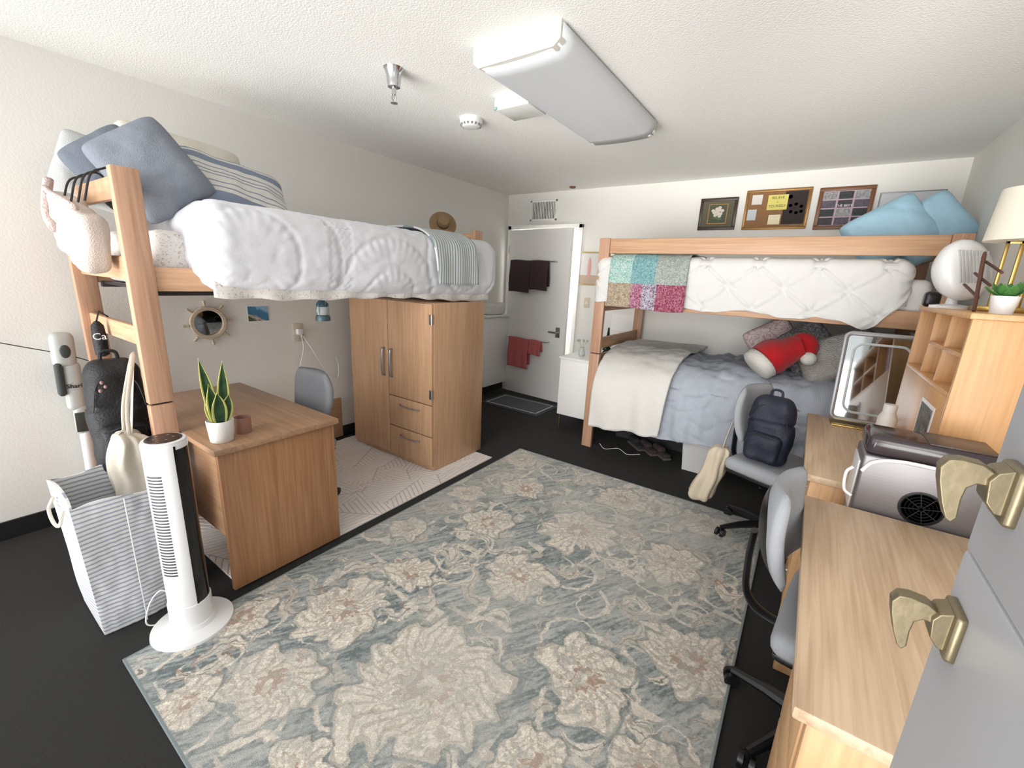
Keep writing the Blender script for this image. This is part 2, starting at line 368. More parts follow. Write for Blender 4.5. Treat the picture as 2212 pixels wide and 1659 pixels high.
def floral(X,Y):
    rs=np.random.RandomState(7)
    def L(c): return np.array(lin(c)[:3])
    n1=vn(X,Y,6,1);n2=vn(X,Y,40,2);n3=vn(X,Y,150,3)
    u=X*.5+Y*.87;w=Y*.5-X*.87
    st_=vn(u*.12,w,90,5);st2=vn(u*.3,w,190,9)
    wx=X+.045*(vn(X,Y,9,11)-.5)+.022*(vn(X,Y,28,15)-.5)+.008*(vn(X,Y,90,17)-.5)
    wy=Y+.045*(vn(X,Y,9,12)-.5)+.022*(vn(X,Y,28,16)-.5)+.008*(vn(X,Y,90,18)-.5)
    t=np.clip(.30+1.2*(st_-.4)+.9*(st2-.5)+.7*(n1-.5),0,1)[...,None]
    C=L((106,116,117))*(1-t)+L((176,179,175))*t
    H=np.zeros_like(X)
    cream=L((216,208,195));cream2=L((190,182,170));brown=L((154,122,104));dark=L((122,118,110))
    def put(mask,col,a=1.0):
        nonlocal C
        m_=np.clip(mask,0,1)[...,None]*a;C=C*(1-m_)+col*m_
    sx,sy=X[:,0],Y[0]
    for i in range(64):
        cx=rs.uniform(-1.85,-.03);cy=rs.uniform(.3,2.9);R0=rs.uniform(.06,.18);a0=rs.uniform(0,2*pi);sg=rs.choice([-1,1])
        ii=(np.abs(sx-cx)<R0*1.2);jj=(np.abs(sy-cy)<R0*1.2)
        if not ii.any() or not jj.any(): continue
        sl=np.ix_(ii,jj);x=wx[sl]-cx;y=wy[sl]-cy;r=np.hypot(x,y);th=(sg*np.arctan2(y,x)+a0)%(2*pi)
        rr=R0*(.35+.65*th/(2*pi));wd=.003+.010*th/(2*pi)
        m1=(np.abs(r-rr)<wd)[...,None];m2=((np.abs(r-rr)>wd*.75)&(np.abs(r-rr)<wd))[...,None]
        sub=np.where(m1,cream,C[sl]);sub=np.where(m2,cream2*.85,sub);C[sl]=C[sl]*.2+sub*.8
    for i in range(330):
        cx=rs.uniform(-1.9,.0);cy=rs.uniform(.26,2.94);a=rs.uniform(0,2*pi);Ln=rs.uniform(.03,.09);W=Ln*rs.uniform(.25,.45)
        ii=(np.abs(sx-cx)<Ln*1.5);jj=(np.abs(sy-cy)<Ln*1.5)
        if not ii.any() or not jj.any(): continue
        sl=np.ix_(ii,jj);x=wx[sl]-cx;y=wy[sl]-cy
        p=x*math.cos(a)+y*math.sin(a);q=-x*math.sin(a)+y*math.cos(a);q=q-.9*p*p/Ln*rs.choice([-1,1])
        d=(p/Ln)**2+(q/W)**2*(1+.8*p/Ln)
        sub=C[sl];m1=(d<1)[...,None];colr=cream if rs.rand()<.6 else cream2
        sub=np.where(m1,colr,sub);sub=np.where((np.abs(q)<.003)[...,None]&m1,dark*1.2,sub);sub=np.where(((d>.8)&(d<1.08))[...,None],brown if rs.rand()<.25 else cream2*.75,sub)
        al=rs.uniform(.5,.85);C[sl]=C[sl]*(1-al)+sub*al
    for (cx,cy,R,n) in FL:
        x=wx-cx;y=wy-cy;r=np.sqrt(x*x+y*y)/R;th=np.arctan2(y,x)+cx*7+.5*(n1-.5)
        e=1+.10*np.cos(n*th)+.08*np.cos(3*th)+.08*np.cos(5*th+cy*4)+.05*np.cos(2*th+cx*9)
        d=r/e
        put((d>1.0)&(d<1.09),L((116,126,125)),.6)
        ray=.5+.5*np.cos(n*th*2+6*r+(n1-.5)*9)
        put((d<1.0),cream,.92);put((d>.94)&(d<1.01),dark,.45)
        put((d<.93)&(ray<.2)&(d>.5),cream2*.80,.75)
        for rk in (.86,.70,.5):
            er=1+.10*np.cos(n*th+rk*9)+.05*np.cos(2*n*th);q=r/er
            put((np.abs(q-rk)<.012)&(d<.95),dark,.40)
        e2=1+.16*np.cos((n+1)*th+1);d2=r/e2
        put((d2>.58)&(d2<.62),brown,.4);put((d2>.38)&(d2<.58)&(vn(X,Y,110,int(n))>.52),cream2*.88,.8)
        put((d2>.30)&(d2<.35),brown,.75);put((d2<.30),cream2);put((d2<.30)&(n2>.48),brown,.65);put(d2<.10,cream)
        H+=np.where(d<1,.0012,0)
    sp_=(n3>.60)[...,None];C=np.where(sp_&(t<.55),C*1.22,C)
    wear=np.clip((vn(X,Y,60,50)*.6+vn(X,Y,14,51)*.6-.64)*2.6,0,.45)[...,None];C=C*(1-wear)+(L((162,166,162)))*wear
    C=C*(.84+.32*vn(X,Y,230,33)[...,None])
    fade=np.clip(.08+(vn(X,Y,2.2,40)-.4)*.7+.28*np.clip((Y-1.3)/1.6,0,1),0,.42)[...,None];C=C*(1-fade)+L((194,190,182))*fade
    ed=(X<X.min()+.010)|(X>X.max()-.010)|(Y<Y.min()+.010)|(Y>Y.max()-.010)
    C=np.where(ed[...,None],L((128,138,140)),C)
    return np.clip(C,0,1),H
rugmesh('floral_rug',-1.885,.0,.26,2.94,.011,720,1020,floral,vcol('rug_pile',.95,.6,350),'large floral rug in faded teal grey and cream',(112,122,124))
def leafy(X,Y):
    rs=np.random.RandomState(3);P=[(rs.uniform(-3.3,-1.9),rs.uniform(.6,2.7),rs.uniform(0,2*pi)) for _ in range(34)]
    best=np.full(X.shape,9.);A=np.zeros_like(X);PX=np.zeros_like(X);PY=np.zeros_like(X)
    for (a,b_,c) in P:
        d=(X-a)**2+(Y-b_)**2;m_=d<best;best=np.where(m_,d,best);A=np.where(m_,c,A);PX=np.where(m_,a,PX);PY=np.where(m_,b_,PY)
    p=(X-PX)*np.cos(A)+(Y-PY)*np.sin(A);q=-(X-PX)*np.sin(A)+(Y-PY)*np.cos(A)
    s_=np.sin((p+np.abs(q)*.9)*pi/.042);ln=np.clip(np.abs(s_)/.45,0,1);ln=np.minimum(ln,np.clip(np.abs(q)/.007,0,1))
    c1=np.array(lin((184,175,171))[:3]);c2=np.array(lin((230,223,218))[:3])
    C=c1*(1-ln[...,None])+c2*ln[...,None];C=C*(.93+.12*vn(X,Y,200,5)[...,None])
    return C,ln*.004
rugmesh('leaf_rug',-3.2,-1.96,.70,2.63,.006,420,640,leafy,vcol('cream_pile',.95,.4,300),'cream rug with carved leaf vein pattern under the loft bed',(170,165,160))
g=G();g.box(-3.05,-2.25,3.82,4.32,.0,.010,.003,0);g.box(-3.0,-2.3,3.87,4.27,.0100,.0112,0,1);g.box(-2.985,-2.315,3.885,4.255,.0112,.0118,0,2)
mk(g,'door_mat',[mat('mat_slate',(72,76,82),.95,bump=.5,bs=300),mat('mat_line',(200,202,202),.95),mat('mat_slate2',(90,94,100),.95,bump=.5,bs=200)],label='grey door mat with pale border line by the door',cat='door mat')
# ---------------- beds
def post(parent,x0,x1,y0,y1,zt,z0=0.0):
    g=G();g.box(x0,x1,y0,y1,z0,.858,.006);g.box(x0+.008,x1-.008,y0+.008,y1-.008,.858,.864,0,1);g.box(x0,x1,y0,y1,.864,zt,.006)
    mk(g,'post',[M_bedz,M_black],parent)
lb=thing('loft_bed',(-2.71,1.67,.0),'tall light oak loft bed frame against the wall','bed')
for (x0,x1) in ((-2.297,-2.25),(-3.17,-3.123)):
    post(lb,x0,x1,.555,.645,1.81);post(lb,x0,x1,2.70,2.79,1.81)
for y0,y1 in ((.585,.612),(2.73,2.757)):
    for z0,z1 in ((1.70,1.79),(1.38,1.48),(1.10,1.185),(.62,.71),(.28,.37)):
        mk(G().box(-3.123,-2.297,y0,y1,z0,z1,.008),'rung',M_bedx,lb)
for x0 in (-2.285,-3.16):
    mk(G().box(x0,x0+.025,.645,2.70,1.34,1.44,.006),'side_rail',M_bedy,lb)
g=G();g.box(-3.12,-2.3,.66,2.69,1.335,1.35,.002)
for x in (-3.11,-2.33):
    g.box(x,x+.03,.65,2.69,1.32,1.35,.002)
mk(g,'bed_deck',mat('deck_metal',(52,52,54),.5,.5),lb)
mk(G().box(-3.279,-3.255,1.3,2.12,.012,.37,.006),'wood_board',M_bedy,label='low oak board leaning along the wall',cat='board')
M_floral=spots('floral_sheet',(222,218,214),(186,177,170),80,.38)
mk(G().puff((-3.11,.665,1.352),(-2.3,2.68,1.60),.06,lambda p:.012*nz(p,7),.03),'mattress',M_floral,label='mattress in a floral sheet on the loft bed',cat='mattress')
M_quilt=mat('white_quilt',(218,219,224),.9,bump=.10,bs=60,bd=.008)
ARC=[(.98,1.50,.22),(1.05,1.50,.38),(1.78,1.30,.20),(1.78,1.30,.36),(2.42,1.58,.20),(2.42,1.58,.36),(1.62,2.02,.24),(1.0,2.1,.28),(2.2,2.2,.30)]
def dq(p):
    s=p[2] if p[2]<1.66 else 1.66+((p[2]-1.66)+max(0,-2.16-p[0]))
    w=.012*nz(p,2.4)+.003*nz(p,7,3)+.0015*nz(p,19,3)
    w-=.003*gs(nz((p[0],p[1]*.8,p[2]*1.6),4.5,19),.15)
    w-=.0025*gs(nz((p[0]*1.5,p[1]*1.1,p[2]*2.5),8,29),.16)
    for cy,cs,R in ARC:
        d=math.hypot(p[1]-cy,s-cs);k=abs(d-R)
        if k<.06: w-=.0065*gs(k,.013)
        if d<R and k<.14: w+=.0026*math.sin(math.atan2(s-cs,p[1]-cy)*R*110)*math.exp(-k/.045)
    if 1.36<p[1]<1.50: w+=.003*math.sin(p[1]*190)*math.sin(s*170)-.003
    o=Vector((0,0,0));
    if p[2]<1.5: o.z=-.05*(p[1]-.76)/2.1+.010*nz(p,6,5)
    nn=Vector(((1 if p[0]>-2.25 else 0),(1 if p[1]>2.75 else (-1 if p[1]<.85 else 0)),(1 if p[2]>1.68 else 0)))
    if nn.length<.1: nn=Vector((0,0,-.3))
    return nn.normalized()*w+o
mk(G().puff((-3.14,.77,1.345),(-2.11,2.86,1.735),.12,dq,.011),'comforter',M_quilt,label='puffy white quilted comforter draped over the loft mattress',cat='comforter',sharp=180)
def fs(u,v):
    y=.82+1.97*u;z=1.43-(.088+.008*math.sin(u*9)+.035*u+.004*math.sin(u*50))*v*1.25
    return (-2.175+.007*math.sin(u*60)*v,y,z)
mk(G().grid(fs,200,8),'bed_sheet',M_floral,label='floral sheet edge hanging below the comforter',cat='bed sheet',solid=.003)
P=cr([(-2.8,0,1.775),(-2.45,0,1.775),(-2.24,0,1.762),(-2.11,0,1.695),(-2.08,0,1.6),(-2.072,0,1.40)],6)
def ft(u,v):
    p=samp(P,v);y=(2.02+.10*v)+(.42)*u
    return (p.x+.006*nz((p.x,y,p.z),7)+.003*math.sin(u*14),y,p.z+.006*nz((p.x,y,p.z),6))
mk(G().grid(ft,30,60),'throw_blanket',stripes('green_stripe',(208,211,210),(132,146,148),.024,.38,'Y'),label='folded throw with thin grey-green stripes',cat='blanket',solid=.012)
def pil(name,w,h,t,M,m,label,seed=0,cat='pillow',group=None):
    g=G().pillow(w,h,t,seed,0,None,34)
    o=mk(g,name,m,None,True,label=label,cat=cat,loc=M.to_translation(),rot=M.to_euler(),sharp=180,merge=True,group=group);return o
M_slate=mat('slate_linen',(122,128,138),.95,bump=.4,bs=260,var=.06,vs=90)
pil('pillow',.38,.33,.16,RP(-2.44,.745,1.84,.95,-.2,1.15),M_slate,'slate blue linen cushion propped at the bed end',1)
pil('pillow',.32,.30,.13,RP(-2.74,.70,1.87,.9,-.2,1.1),mat('slate_dark',(102,109,120),.95,bump=.4,bs=260),'dark slate blue cushion at the back of the bed',2)
pil('pillow',.36,.34,.14,RP(-2.98,.70,1.86,.3,-.2,1.2),mat('slate_light',(180,182,182),.95,bump=.4,bs=260),'pale grey cushion against the wall',5)
pil('pillow',.58,.42,.18,RP(-2.88,1.02,1.92,.10,-.35,1.5),mat('cream_linen',(212,206,194),.95,bump=.4,bs=260),'cream linen cushion leaning on the wall',3)
m,nt,b=base('woven_stripe');vv=coords(nt);s_=N(nt,'ShaderNodeSeparateXYZ');nt.links.new(vv,s_.inputs[0])
r=N(nt,'ShaderNodeValToRGB');r.color_ramp.interpolation='CONSTANT'
mr=N(nt,'ShaderNodeMapRange');mr.inputs[1].default_value=-.17;mr.inputs[2].default_value=.17;nt.links.new(s_.outputs['Z'],mr.inputs[0]);nt.links.new(mr.outputs[0],r.inputs['Fac'])
cw=lin((200,198,192));cb=lin((120,130,148));e=r.color_ramp.elements;e[0].color=cb;e[0].position=0;e[1].color=cw;e[1].position=.18
for p_,c_ in ((.24,cb),(.26,cw),(.33,cb),(.35,cw),(.46,cb),(.48,cw),(.52,cb),(.54,cw),(.60,cb),(.62,cw),(.70,cb),(.82,cw),(.86,cb)):
    q=e.new(p_);q.color=c_
nt.links.new(r.outputs['Color'],b.inputs['Base Color']);b.inputs['Roughness'].default_value=.95;addbump(nt,b,vv,300,.5,.004)
pil('pillow',.52,.34,.15,RP(-2.46,1.07,1.82,.20,-.65,1.62),m,'blue and cream woven striped cushion',4)
# ---------------- items at loft head end
M_canvas=mat('canvas',(206,198,184),.95,bump=.3,bs=300,var=.05)
cd=thing('hanging_caddy',(-2.62,.50,1.5),'pinkish white cloth caddy hooked over the bed end rail','storage bag')
def dcd(p):
    k=(1.70-p[2])/.25
    return Vector((-(p[0]+2.62)*.35*k+.012*nz(p,9),.014*nz(p,9,4)+.006*math.sin(p[0]*60)*k,(-(p[0]+2.62))*.25+.01*nz(p,8)))
mk(G().puff((-2.88,.465,1.45),(-2.38,.565,1.69),.035,dcd,.013),'pouch',mat('caddy_cloth',(200,191,183),.95,bump=.5,bs=200,var=.05),cd,sharp=180)
g=G();g.tube(cr([(-2.90,.48,1.76),(-2.7,.46,1.72),(-2.55,.46,1.69),(-2.40,.47,1.65)],6),[.012]*19,10)
g.tube(cr([(-2.92,.50,1.80),(-2.89,.48,1.73),(-2.84,.46,1.64),(-2.76,.46,1.58)],6),.018,10)
mk(g,'ruffled_edge',mat('caddy_trim',(208,188,182),.95,bump=.8,bs=90,bd=.02),cd,sharp=180)
for x in (-2.75,-2.62,-2.50,-2.40):
    pts=cr([(x,.50,1.68),(x,.53,1.78),(x,.57,1.81),(x,.60,1.82),(x,.622,1.80),(x,.622,1.75)],5)
    mk(G().tube(pts,.004,8),'hook',M_black,cd)
def bag(name,lab,c,sz,m,m2,rot=0,straps=True):
    t=thing(name,c,lab,'backpack',rot=rot)
    a,b_,h=sz
    def d(p): return .012*nz(p,9)+.005*nz(p,20)+( -.010 if abs(p[2]-.62*h)<.008 else 0)
    def dd_(p):
        q=d(p);k=(p[2]/h);nx=-p[0]*.30*max(0,k-.55)
        return Vector((nx+q*(1 if p[0]>0 else -1)*.6,q*(1 if p[1]>0 else -1),0))
    g=G();g.puff((-a/2,-b_/2,0),(a/2,b_/2,h),min(a,b_)*.46,dd_,.012);mk(g,'body',m,t,True,sharp=180)
    g=G();g.puff((-a*.38,-b_/2-.035,.02),(a*.38,-b_/2+.04,h*.48),.035,d,.012);mk(g,'front_pocket',m,t,True,sharp=180)
    g=G();g.tube(cr([(-a*.34,-b_/2-.030,h*.44),(0,-b_/2-.040,h*.47),(a*.34,-b_/2-.030,h*.44)]),.003,6)
    g.tube(cr([(-a*.42,-b_/2+.01,h*.6),(-a*.3,-b_/2+.0,h*.82),(0,-b_/2+.015,h*.9),(a*.3,-b_/2+.0,h*.82),(a*.42,-b_/2+.01,h*.6)]),.003,6);mk(g,'zipper',m2,t,True)
    g=G();g.tube(cr([(-.03,0,h-.02),(-.022,0,h+.03),(.022,0,h+.03),(.03,0,h-.02)]),.007,8);mk(g,'top_handle',m,t,True)
    for sx_ in (-1,1):
        g=G();g.tube(cr([(sx_*a*.2,b_*.3,h*.95),(sx_*a*.28,b_*.52,h*.8),(sx_*a*.3,b_*.56,h*.45),(sx_*a*.25,b_*.3,h*.08)]),.015,8,flat=.35);mk(g,'strap',m,t,True)
    return t
M_bk=mat('black_nylon',(20,20,23),.6,bump=.4,bs=120);M_zip=mat('zip_grey',(54,54,58),.5,.5)
bp1=bag('backpack','black backpack hanging on the loft bed end',(-2.48,.50,.50),(.21,.14,.54),M_bk,M_zip,rot=1.5)
g=G()
for i,c in enumerate(((0,0,0),(.010,.004,-.02),(-.008,.004,-.035))): g.ell((c[0]-.05,-.105+c[1],.46+c[2]),.006,.006,.008,0,n=8)
mk(g,'charm',mat('charm_pink',(150,116,108),.5),bp1,True)
wb=thing('umbrella',(-2.80,.545,1.0),'folded black umbrella hanging from the bed rung','umbrella')
mk(G().lathe([(.012,1.0),(.026,1.01),(.028,1.08),(.024,1.15),(.01,1.17)],(-2.80,.545,0),16),'canopy',M_bk,wb)
mk(G().tube([(-2.80,.545,1.17),(-2.80,.56,1.22),(-2.80,.59,1.19)],.004,6),'loop',M_bk,wb)
text('Ca',.045,RT(-2.770,.540,1.10,pi/2,0,pi/2-.1),M_white,wb)
tb=thing('tote_bag',(-2.29,.48,.42),'cream canvas tote bag hanging from the bed post','tote bag')
def dt(p):
    k=max(0,min(1,(p[2]-.45)/.30));cx,cy=-2.32,.485
    th=math.atan2(p[1]-cy,p[0]-cx)
    f=.010*math.sin(th*7+p[2]*9)*(.4+k)
    return Vector((.025*nz(p,7)-(p[0]-cx)*.30*k+math.cos(th)*f,.03*nz(p,7,5)-(p[1]-cy)*.40*k+math.sin(th)*f,.03*nz((p[0],p[1],0),12,2)*k))
mk(G().puff((-2.40,.40,.43),(-2.24,.57,.75),.055,dt,.010),'body',M_canvas,tb,sharp=180)
for dx in (-.04,.03):
    mk(G().tube(cr([(-2.32+dx,.48,.72),(-2.31+dx*.7,.49,.86),(-2.30+dx*.3,.53,1.04),(-2.31,.545,1.08),(-2.32+dx*.5,.53,1.0),(-2.34+dx*.9,.49,.72)],6),.008,8,flat=.35),'strap',M_canvas,tb)
vc=thing('stick_vacuum',(-3.24,.5,.0),'grey and white cordless stick vacuum on the wall','vacuum cleaner')
M_vg=mat('vacuum_grey',(180,182,178),.35)
def RV(): return Matrix.Translation((-3.215,.475,.95))@Matrix.Rotation(-.04,4,'X')
g=G();g.puff((-.03,-.05,-.06),(.035,.045,.13),.034,None,.012,0,RV());g.puff((-.03,-.02,-.30),(.03,.055,-.03),.028,None,.012,0,RV())
g.puff((-.028,-.0,-.44),(.028,.06,-.26),.026,None,.012,0,RV())
mk(g,'body',M_vg,vc,sharp=60)
M_vd=mat('vac_dark',(60,64,62),.4)
mk(G().ell((.034,0,.03),.006,.022,.036,0,RV(),12),'control_dial',M_vd,vc)
mk(G().puff((-.02,-.045,-.21),(.036,-.018,-.03),.010,None,.01,0,RV()),'grip',M_vd,vc)
mk(G().box(.026,.032,-.00,.05,-.42,-.31,.003,0,RV()),'dust_window',M_vd,vc)
mk(G().tube([(0,.035,-.40),(0,.04,-.93)],.024,14,0,True,RV()),'wand',M_whitep,vc)
mk(G().puff((-3.26,.42,.012),(-3.05,.66,.075),.02,None,.015),'floor_head',M_vg,vc,sharp=60)
text('Shark',.032,RV()@RT(.0315,.020,-.16,pi/2,0,pi/2),M_blackp,vc,depth=.0015)
mk(G().tube(cr([(-3.27,.18,1.07),(-3.23,.32,1.02),(-3.20,.5,.95),(-3.17,.64,.87)]),.0025,8),'cable',M_black,label='thin black cord strung along the wall',cat='cable')
# hamper
hp=thing('laundry_hamper',(-2.24,.38,0),'soft square laundry hamper with thin blue-grey stripes','laundry basket')
M_hs=stripes('hamper_stripe',(222,222,222),(160,168,179),.0185,.38,'Z')
def ham(t,off,z):
    hx=(.155+.035*z/.58)-off;hy=(.125+.022*z/.58)-off
    q=(t%1)*4;k=int(q);f=q-k
    c=[(-1,-1),(1,-1),(1,1),(-1,1)];a=c[k];b_=c[(k+1)%4]
    x=a[0]+(b_[0]-a[0])*f;y=a[1]+(b_[1]-a[1])*f
    bul=.014*math.sin(pi*f)*math.sin(z*9+k)
    nx,ny=((0,-1),(1,0),(0,1),(-1,0))[k]
    return Vector((x*hx+nx*bul+.005*nz((x,y,z),12),y*hy+ny*bul,z))
def hsurf(off,z0,z1):
    return lambda u,v:ham(u*.99999,off,z0+(z1-z0)*v+(.01*math.sin(u*4*2*pi) if v==1 else 0))
g=G().grid(hsurf(0,.004,.58),80,30);g.grid(hsurf(.008,.02,.58),80,20)
g.grid(lambda u,v:ham(u*.99999,.008*v,.58+.01*math.sin(u*8*pi)),80,1);g.box(-.155,.155,-.12,.12,.004,.012,0)
mk(g,'body',M_hs,hp,True,merge=True)
mk(G().tube(cr([(-.11,-.148,.53),(-.125,-.165,.48),(-.03,-.17,.46),(.06,-.165,.48),(.05,-.148,.53)]),.006,10),'rope_handle',M_canvas,hp,True)
mk(G().box(.192,.1955,-.002,.002,.01,.57,.001),'seam',M_white,hp,True)
# tower fan
fx,fy=-1.875,.485
tf=thing('tower_fan',(fx,fy,0),'slim white tower fan with black back on a round base','fan')
mk(G().lathe([(.001,0),(.138,0),(.142,.008),(.140,.022),(.10,.030),(.085,.034),(.08,.05),(.001,.052)],(0,0,0),48),'base',M_whitep,tf,True)
fa=math.radians(-58)
def arc(a0,a1,r,z0,z1): return lambda u,v:(r*math.cos(a0+(a1-a0)*u),r*math.sin(a0+(a1-a0)*u),z0+(z1-z0)*v)
W=math.radians(62)
g=G().grid(arc(fa-W,fa+W,.069,.05,.825),30,2);g.lathe([(.001,.825),(.069,.825)],(0,0,0),40)
g.lathe([(.073,.05),(.073,.14),(.069,.142)],(0,0,0),48)
mk(g,'front_shell',M_whitep,tf,True)
g=G().grid(arc(fa+W,fa+2*pi-W,.0685,.142,.80),40,2);g.grid(arc(fa+W,fa+W+.10,.0705,.14,.815),4,2);g.grid(arc(fa+2*pi-W-.1,fa+2*pi-W,.0705,.14,.815),4,2)
mk(g,'back_shell',mat('gloss_black',(16,17,19),.12),tf,True)
g=G()
for i in range(34):
    z=.29+i*.0125;g.grid(arc(fa-.36,fa+.42,.0698,z,z+.0065),10,1)
mk(g,'grille',mat('grille_dark',(60,62,66),.6),tf,True)
g=G().lathe([(.001,.831),(.055,.831),(.066,.829),(.070,.822),(.070,.80)],(0,0,0),40,0);mk(g,'top_cap',M_whitep,tf,True)
mk(G().lathe([(.001,.8335),(.056,.8325),(.0565,.831)],(0,0,0),40),'control_panel',mat('panel_black',(30,26,28),.15),tf,True)
M_btn=mat('button_grey',(150,140,140),.4)
for i in range(5):
    mk(G().lathe([(.001,.8342),(.004,.834)],(math.cos(i*1.2)*.03,math.sin(i*1.2)*.03,0),10),'button',M_btn,tf,True)
mk(G().tube(cr([(-.075,-.03,.12),(-.10,-.06,.16),(-.11,-.10,.12),(-.12,-.12,.03),(-.11,-.08,.006),(-.1,-.04,.03)],8),.003,8),'power_cord',M_whitep,tf,True)
# ---------------- left desk
ld=thing('desk',(-2.47,.94,.0),'worn medium oak desk beneath the loft bed','desk')
mk(G().box(-3.01,-1.915,.652,1.225,.685,.712,.004),'desktop',M_deskx,ld)
mk(G().box(-1.965,-1.94,.67,1.21,.012,.685,.003),'end_panel',M_deskz,ld)
mk(G().box(-2.99,-2.965,.67,1.21,.012,.685,.003),'end_panel',M_deskz,ld)
mk(G().box(-2.965,-1.965,.69,.71,.25,.685,.003),'modesty_panel',M_deskx,ld)
mk(G().box(-2.965,-2.66,.71,1.19,.06,.685,.003),'drawer_unit',M_deskx,ld)
sp_=thing('snake_plant',(-2.02,.725,.712),'snake plant with yellow-edged leaves in white pot','potted plant')
mk(G().lathe([(.001,0),(.040,0),(.044,.004),(.052,.095),(.050,.098),(.047,.09),(.001,.088)],(0,0,0),36),'pot',mat('speckle_pot',(216,214,210),.6,var=.06,vs=120),sp_,True)
mk(G().lathe([(.001,.0895),(.046,.0885)],(0,0,0),24),'soil',mat('soil',(60,44,32),.95,bump=.8,bs=80),sp_,True)
M_lg=mat('leaf_green',(42,74,44),.4,var=.4,vs=40);M_ly=mat('leaf_yellow',(190,190,110),.45)
for i,(a,ln,w,tl) in enumerate(((-1.9,.29,.024,.12),(1.35,.27,.025,.08),(-1.2,.18,.026,.10),(-.3,.15,.030,.22),(4.0,.12,.026,.25),(1.0,.13,.028,.25))):
    Mr=Matrix.Rotation(a,4,'Z')@Matrix.Translation((.012,0,.085))@Matrix.Rotation(tl,4,'Y')@Matrix.Rotation(-a,4,'Z')
    def lf_(s0,s1,of):
        def f(u,v):
            t=v;ww=w*(math.sin(pi*min(1,.18+.82*t))**.6)*(1-t**6)+.0005;s=s0+(s1-s0)*u
            return (of+.25*ww*abs(s), s*ww, ln*t)
        return f
    g=G();g.grid(lf_(-.70,.70,0),6,16,0,Mr);g.grid(lf_(-1,-.70,0),2,16,1,Mr);g.grid(lf_(.70,1,0),2,16,1,Mr)
    mk(g,'leaf',[M_lg,M_ly],sp_,True,solid=.002,merge=True)
cn=thing('candle',(-2.06,.83,.712),'amber glass jar candle on the desk','candle')
mk(G().lathe([(.001,0),(.032,0),(.034,.004),(.034,.075),(.031,.075),(.031,.055),(.001,.054)]),'jar',mat('amber_glass',(150,110,98),.1),cn,True)
mk(G().lathe([(.001,.056),(.0305,.056)]),'wax',mat('wax',(220,205,190),.5),cn,True)
# wheel mirror
wm=thing('wheel_mirror',(-3.275,1.18,1.08),"wooden ship's wheel shaped mirror on the wall",'mirror')
M_drift=wood('driftwood',(176,158,136),(206,190,168),1,.7)
WR=Matrix.Rotation(pi/2,4,'Y')
g=G();n=48
g.lathe([(.082,0),(.082,.016),(.086,.02),(.104,.02),(.108,.016),(.108,0)],(0,0,0),n,0,WR);mk(g,'rim',M_drift,wm,True)
mk(G().lathe([(.001,.010),(.083,.010)],(0,0,0),n,0,WR@Matrix.Rotation(.10,4,'Y')),'mirror_glass',M_mirror,wm,True)
for i in range(8):
    a=i*pi/4+.1;D=WR@Matrix.Rotation(a,4,'Z')@Matrix.Translation((0,0,.01))@Matrix.Rotation(pi/2,4,'Y')
    mk(G().lathe([(.004,.105),(.005,.112),(.009,.116),(.006,.122),(.009,.135),(.007,.148),(.001,.15)],(0,0,0),14,0,D),'spoke_handle',M_drift,wm,True)
pc=thing('picture_print',(-3.279,1.505,1.08),'small coastal beach photo print taped to the wall','picture')
m,nt,b=base('beach_photo');vv=coords(nt);s_=N(nt,'ShaderNodeSeparateXYZ');nt.links.new(vv,s_.inputs[0])
nn=N(nt,'ShaderNodeTexNoise');nn.inputs['Scale'].default_value=30;nt.links.new(vv,nn.inputs['Vector'])
mm=N(nt,'ShaderNodeMath',operation='MULTIPLY_ADD');mm.inputs[1].default_value=.05;nt.links.new(nn.outputs['Fac'],mm.inputs[0])
m3=N(nt,'ShaderNodeMath',operation='MULTIPLY_ADD');m3.inputs[1].default_value=.45;nt.links.new(s_.outputs['Y'],m3.inputs[0]);nt.links.new(s_.outputs['Z'],m3.inputs[2]);nt.links.new(m3.outputs[0],mm.inputs[2])
r=N(nt,'ShaderNodeValToRGB');nt.links.new(mm.outputs[0],r.inputs['Fac']);e=r.color_ramp.elements;e[0].color=lin((70,90,60));e[0].position=.02;e[1].color=lin((70,120,150));e[1].position=.05
for p_,c_ in ((.035,(200,190,170)),(.10,(60,130,170)),(.115,(150,190,215))): q=e.new(p_);q.color=lin(c_)
nt.links.new(r.outputs['Color'],b.inputs['Base Color'])
mk(G().box(-3.279,-3.277,1.435,1.575,1.075,1.18,0),'photo',m,pc)
mk(G().box(-3.2795,-3.2782,1.43,1.58,1.07,1.185,0),'border',M_white,pc)
oc=thing('wall_outlet',(-3.275,1.79,.90),'ivory double wall outlet with plugged adapter','outlet')
M_iv=mat('ivory_plate',(212,204,184),.4)
mk(G().box(-3.279,-3.272,1.745,1.83,.90,1.04,.004),'plate',M_iv,oc)
mk(G().box(-3.272,-3.235,1.765,1.81,.955,1.0,.006),'plug',M_whitep,oc)
mk(G().tube(cr([(-3.24,1.79,.96),(-3.22,1.79,.85),(-3.24,1.76,.7),(-3.25,1.72,.55),(-3.24,1.74,.3),(-3.24,1.75,.02)],8),.004,8),'power_cable',M_whitep,label='white power cable hanging from the outlet',cat='cable')
mk(G().tube(cr([(-3.24,1.80,.95),(-3.2,1.86,.82),(-3.22,1.96,.66),(-3.23,2.07,.56),(-3.24,2.1,.66),(-3.24,2.08,.74)],8),.004,8),'power_cable',M_whitep,label='white power cable looping toward the wardrobe',cat='cable')
ln_=thing('camping_lantern',(-2.45,1.5,1.155),'small teal camping lantern hanging under the bed','lantern')
M_teal=mat('teal_metal',(74,100,108),.4,.3)
mk(G().lathe([(.001,0),(.042,0),(.044,.01),(.04,.03),(.03,.035),(.001,.036)]),'base',M_teal,ln_,True)
